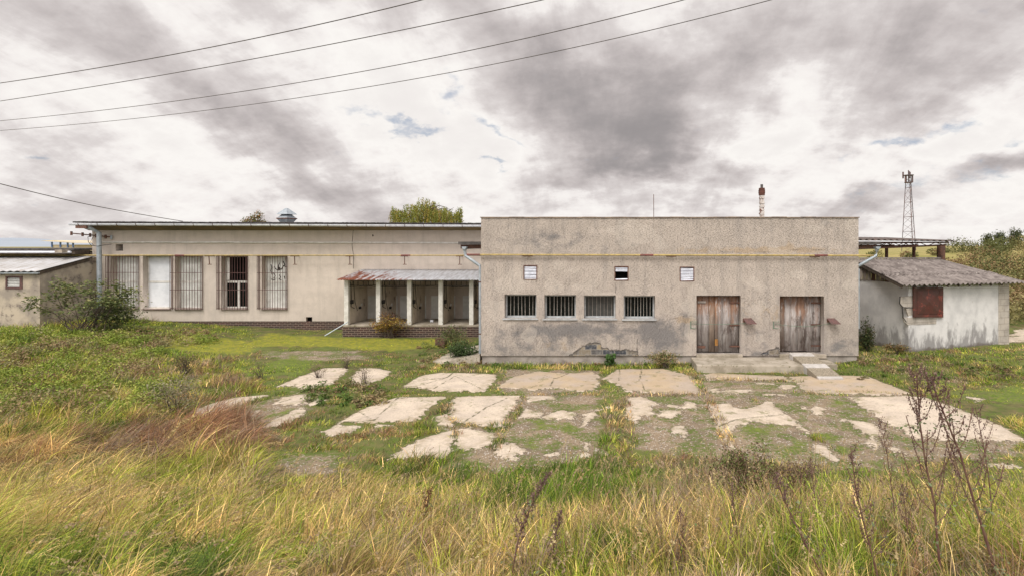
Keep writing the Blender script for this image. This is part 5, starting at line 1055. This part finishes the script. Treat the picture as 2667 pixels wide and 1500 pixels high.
for i, (a, b, Y, l) in enumerate(((1905, 1330, 4.9, 'thin dry stalk below the weedy bush'), (1770, 1400, 4.5, 'thin russet stalk in lower grass right of centre'), (2350, 1330, 4.6, 'thin dry stalk between the large mugworts and the grass'), (2480, 1230, 6.3, 'thin dry stalk behind the right mugwort pair'), (2110, 1260, 6.0, 'thin stalk rising right of the weedy bush'))):
    stalk('dry_stalk', [(a, b-70), (a+8, b), (a+20, b+110)], Y, l, 'plant', .006, 12, .14, leafn=24)
# grass panicle arching at the left
def panicle(pts, Y, label):
    V = [P(a, b, Y) for a, b in pts]; g = gz(V[0].x, Y); t_ = thing('grass_panicle', (V[0].x, Y, g), label, 'plant', 'arching straw grass heads at left'); V = [Vector((V[0].x, Y, g-.02))]+V
    MB().tube(V, .006, 5, r1=.002).build('stem', simple('straw_stem', (.5, .38, .17), (.42, .31, .15), 9), t_); p = []
    for i in range(150): t = RNG.uniform(.5, 1); k = min(len(V)-2, int(t*(len(V)-1))); q = V[k].lerp(V[k+1], t*(len(V)-1)-k); p.append((q.x+RNG.normal(0, .012), q.y+RNG.normal(0, .012), q.z+RNG.normal(0, .008)))
    co, f, cc = leaf_quads(np.array(p), .016, cols(len(p), [(.52, .40, .2), (.45, .33, .16)], .2), 1); npmesh('seed_head', co-np.array(origin(t_)), [f], M['leaf'], col=cc, parent=t_)
panicle([(405, 1185), (440, 1140), (470, 1100), (510, 1082)], 8.6, 'straw grass head arching above the russet clump')
panicle([(540, 1175), (570, 1150), (600, 1130), (625, 1118)], 8.6, 'straw grass head leaning right of the russet clump')
panicle([(660, 1170), (690, 1158), (720, 1150), (735, 1158)], 8.6, 'drooping straw grass head beside the mauve gravel')
# ---- shrubs
def shrub(name, c, r, n, size, pal, label, cat, stems=7, clumps=16, tight=.3, flat=.6, group=None, stemr=.02, weight=None, m='bark'):
    g = gz(c[0], c[1]); t_ = thing(name, (c[0], c[1], g), label, cat, group); og = np.array(origin(t_)); p = blobpts(n, c, r, clumps, tight); p = p[p[:, 2] > g]
    k = cols(len(p), pal, .3); co, f, cc = leaf_quads(p, size, k, flat); npmesh('foliage', co-og, [f], M['leaf'], col=cc, parent=t_)
    mb = MB()
    for i in range(stems):
        q = Vector(p[RNG.integers(0, len(p))]); b0 = Vector((c[0]+random.gauss(0, r[0]*.12), c[1]+random.gauss(0, .05), g-.03)); md = b0.lerp(q, .5)+Vector((0, 0, (q.z-b0.z)*.15)); mb.tube([b0, md, q], stemr, 5, r1=stemr*.25)
    mb.build('stems', M[m], t_); return t_
gl = [(.10, .15, .035), (.14, .20, .05), (.07, .11, .03), (.17, .22, .07)]
shrub('elder_bush', (X(215, 23.6), 23.6, 1.75), (2.8, .8, 1.05), 3600, .06, [(.15, .19, .06), (.21, .24, .09), (.27, .26, .11), (.10, .13, .05)], 'loose leafy shrub spreading against the lean-to wall at left', 'shrub', 26, 60, .12, .25)
shrub('elder_bush', (X(290, 24.6), 24.6, 1.05), (1.25, .6, .85), 3600, .045, [(.10, .14, .05), (.15, .18, .06), (.12, .13, .07)], 'dense dark shrub at the foot of the first grilled window', 'shrub', 6, 14, .4, .5)
shrub('yellow_shrub', (X(1018, 24.9), 24.9, .62), (.85, .35, .45), 2200, .035, [(.42, .27, .05), (.33, .22, .06), (.27, .22, .06), (.22, .10, .05)], 'small yellow leaved shrub growing at the brick porch base', 'shrub', 9, 12, .32, .4)
shrub('brown_twigs', (X(1015, 25.1), 25.1, .95), (.5, .25, .3), 260, .03, [(.16, .08, .05), (.12, .07, .05)], 'bare reddish twigs above the yellow shrub in the porch', 'shrub', 22, 12, .4, .6, stemr=.01)
shrub('nettle_clump', (X(1215, 20.2), 19.9, .35), (.55, .4, .4), 2600, .03, [(.07, .11, .035), (.10, .15, .05), (.05, .08, .03)], 'dark green nettle clump at left corner of the front block', 'plant', 8, 12, .35, .6)
shrub('nettle_clump', (X(1185, 22), 22.0, .5), (.8, .4, .5), 1800, .03, [(.13, .16, .05), (.10, .14, .05), (.2, .16, .08)], 'light weedy bush between porch and downpipe', 'plant', 10, 12, .35, .6)
shrub('dock_clump', (X(1590, 19.0), 19.05, .28), (.22, .15, .28), 300, .05, [(.06, .12, .03), (.08, .15, .04)], 'broad leaved green dock against the front wall', 'plant', 4, 8, .3, 1.2)
shrub('dry_grass_clump', (X(1735, 18.8), 18.85, .3), (.55, .25, .28), 1500, .03, [(.35, .26, .13), (.12, .17, .05), (.28, .22, .12)], 'straw and green clump left of the loading step', 'plant', 12, 10, .35, 1.2)
shrub('weed_bush', (X(1950, 7.9), 7.9, 1.0), (.62, .4, .40), 2600, .018, [(.14, .18, .05), (.16, .10, .06), (.12, .075, .05), (.20, .22, .07)], 'brown and green weedy bush at the bottom edge of the slabs', 'shrub', 44, 34, .2, .9, stemr=.008, m='stem')
shrub('weed_bush', (X(2075, 7.4), 7.4, 1.0), (.45, .3, .40), 1300, .015, [(.18, .12, .09), (.15, .10, .07), (.22, .16, .1)], 'dry purplish weeds right of the brown and green bush', 'shrub', 34, 26, .2, .9, stemr=.007, m='stem')
shrub('grey_shrub', (X(465, 13.6), 13.6, .55), (.75, .4, .42), 1400, .025, [(.25, .24, .14), (.30, .25, .17), (.2, .2, .1)], 'thin grey green shrub left of the long narrow slab', 'shrub', 22, 16, .4, .7, stemr=.009)
shrub('brown_twigs', (X(478, 17.6), 17.7, .5), (.42, .25, .45), 800, .022, [(.17, .12, .07), (.13, .10, .06), (.15, .16, .06)], 'dark upright dry weed standing in the left yard', 'shrub', 26, 10, .35, .8, stemr=.011)
shrub('side_bush', (X(2260, 20.9), 20.95, .75), (.35, .25, .65), 2000, .035, [(.045, .07, .025), (.07, .09, .03), (.10, .08, .04)], 'dark bush in the gap between front block and shed', 'shrub', 6, 10, .35, .6)
shrub('side_bush', (X(2345, 20.2), 20.4, .4), (.45, .2, .22), 900, .03, [(.25, .17, .07), (.14, .14, .05), (.2, .12, .06)], 'low yellow brown weeds at the shed corner', 'plant', 8, 10, .4, .6)
# flowering dry herbs in front of the left slabs
for i, (a, b) in enumerate(((830, 985), (900, 960), (680, 985), (950, 1000))):
    x, y = G(a, b); shrub('dry_herb', (x, y, .28), (.35, .25, .25), 130, .02, [(.14, .10, .07), (.2, .15, .1)], ['dry umbel herb before the upper left slab', 'dry umbel herb on the gap between the two upper left slabs', 'dry herb by left tip of the upper left slab', 'dry herb below the small upper slab'][i], 'plant', 26, 10, .35, 1, stemr=.006)
# ---- hillside thicket, skyline bushes, background trees
def thicket():
    P_ = []; K = []; S_ = []
    for i in range(150):
        y = RNG.uniform(27, 60); px = RNG.uniform(2460, 2900) if y < 40 else RNG.uniform(2250, 2900); x = X(px, y)
        if x < 13.5+(y < 32)*3: continue
        z = gz(x, y); r = RNG.uniform(.8, 1.5)*(.85 if y < 36 else 1.0)*(.45 if px < 2480 else 1); n = int(420*r); q = RNG.normal(0, 1, (n, 3)); q /= np.linalg.norm(q, axis=1)[:, None]; q *= RNG.uniform(.6, 1.05, (n, 1)); q[:, 2] = q[:, 2]*.75
        P_.append(np.array([x, y, z+r*.35])+q*r*(1+.25*RNG.normal(0, 1, (n, 1))*.5)); b = np.array([(.25, .22, .09), (.17, .17, .06), (.24, .16, .08), (.12, .13, .045), (.32, .27, .12)][RNG.integers(0, 5)]); K.append(b*RNG.uniform(.6, 1.35, (n, 1)))
    p = np.concatenate(P_); k = np.concatenate(K); co, f, cc = leaf_quads(p, .085, k, .8)
    tag(npmesh('hillside_thicket', co, [f], M['leaf'], col=cc), 'olive and brown thicket covering the slope at right', 'thicket', None, 'stuff')
thicket()
for a, b, l in ((2575, 622, 'small dark bush on the skyline behind the canopy'), (2606, 618, 'middle dark bush on the hill skyline'), (2650, 612, 'tallest dark bush on the hill skyline at right edge')):
    shrub('skyline_bush', (X(a, 58), 58, Z(b, 58)-.5), (.8, .8, 1.1), 1500, .08, [(.07, .09, .04), (.10, .11, .05)], l, 'bush', 8, 8, .35, .8)
def tree(name, c, r, n, size, pal, label, willow=False):
    t_ = thing(name, (c[0], c[1], 0), label, 'tree'); og = np.array(origin(t_)); base = Vector((c[0], c[1], -.1)); top = Vector((c[0], c[1], c[2]+r[2]*.6))
    MB().tube([base, base.lerp(top, .4)+Vector((.15, 0, 0)), base.lerp(top, .75), top], .35, 9, r1=.05).build('trunk', M['bark'], t_); mb = MB(); ends = []
    for i in range(22):
        an = i*2.4; s0 = base.lerp(top, random.uniform(.45, .95)); e = Vector((c[0]+math.cos(an)*r[0]*random.uniform(.4, .95), c[1]+math.sin(an)*r[1]*random.uniform(.4, .95), c[2]+r[2]*random.uniform(0, .8)*(1 if willow else random.uniform(-.6, 1)))); md = s0.lerp(e, .55)+Vector((0, 0, .4)); mb.tube([s0, md, e], .07, 5, r1=.015); ends += [md, e, s0.lerp(e, .8)+Vector((0, 0, .2))]
    mb.build('limbs', M['bark'], t_)
    if willow:
        P_ = []; K = []
        for i in range(520):
            px_ = RNG.uniform(-1, 1); env = .60+.42*math.exp(-((px_+.08)/.3)**2)+.13*math.sin(px_*13+1); x = c[0]+px_*r[0]; z1_ = c[2]+r[2]*(env-.3)*RNG.uniform(.55, 1.15)+.2; L_ = RNG.uniform(.7, 2.4); m = int(L_*22); t = np.linspace(0, 1, m)
            y = c[1]+RNG.uniform(-1, 1)*r[1]*math.sqrt(max(.05, 1-px_*px_)); P_.append(np.stack([x+RNG.normal(0, .05, m)+.12*np.sin(t*3+i), y+RNG.normal(0, .05, m), z1_-t*L_], 1)); K.append(np.array(pal[RNG.integers(0, len(pal))])*RNG.uniform(.75, 1.25, (m, 1)))
        p = np.concatenate(P_); k = np.concatenate(K)
    else: p = blobpts(n, c, r, 26, .22); k = cols(n, pal, .3)
    co, f, cc = leaf_quads(p, size, k, 1.0); npmesh('crown', co-og, [f], M['leaf'], col=cc, parent=t_)
tree('willow_tree', (X(1112, 55), 55, Z(572, 55)), (3.3, 2.6, 2.0), 0, .07, [(.22, .24, .05), (.16, .19, .04), (.32, .24, .05), (.26, .27, .06)], 'yellow green weeping willow crown rising behind the wing roof', True)
tree('maple_tree', (X(662, 60), 60, Z(590, 60)), (1.5, 1.3, 1.7), 2600, .09, [(.22, .13, .06), (.16, .16, .06), (.28, .16, .07), (.14, .17, .05)], 'small reddish brown tree top left of the roof ventilator')
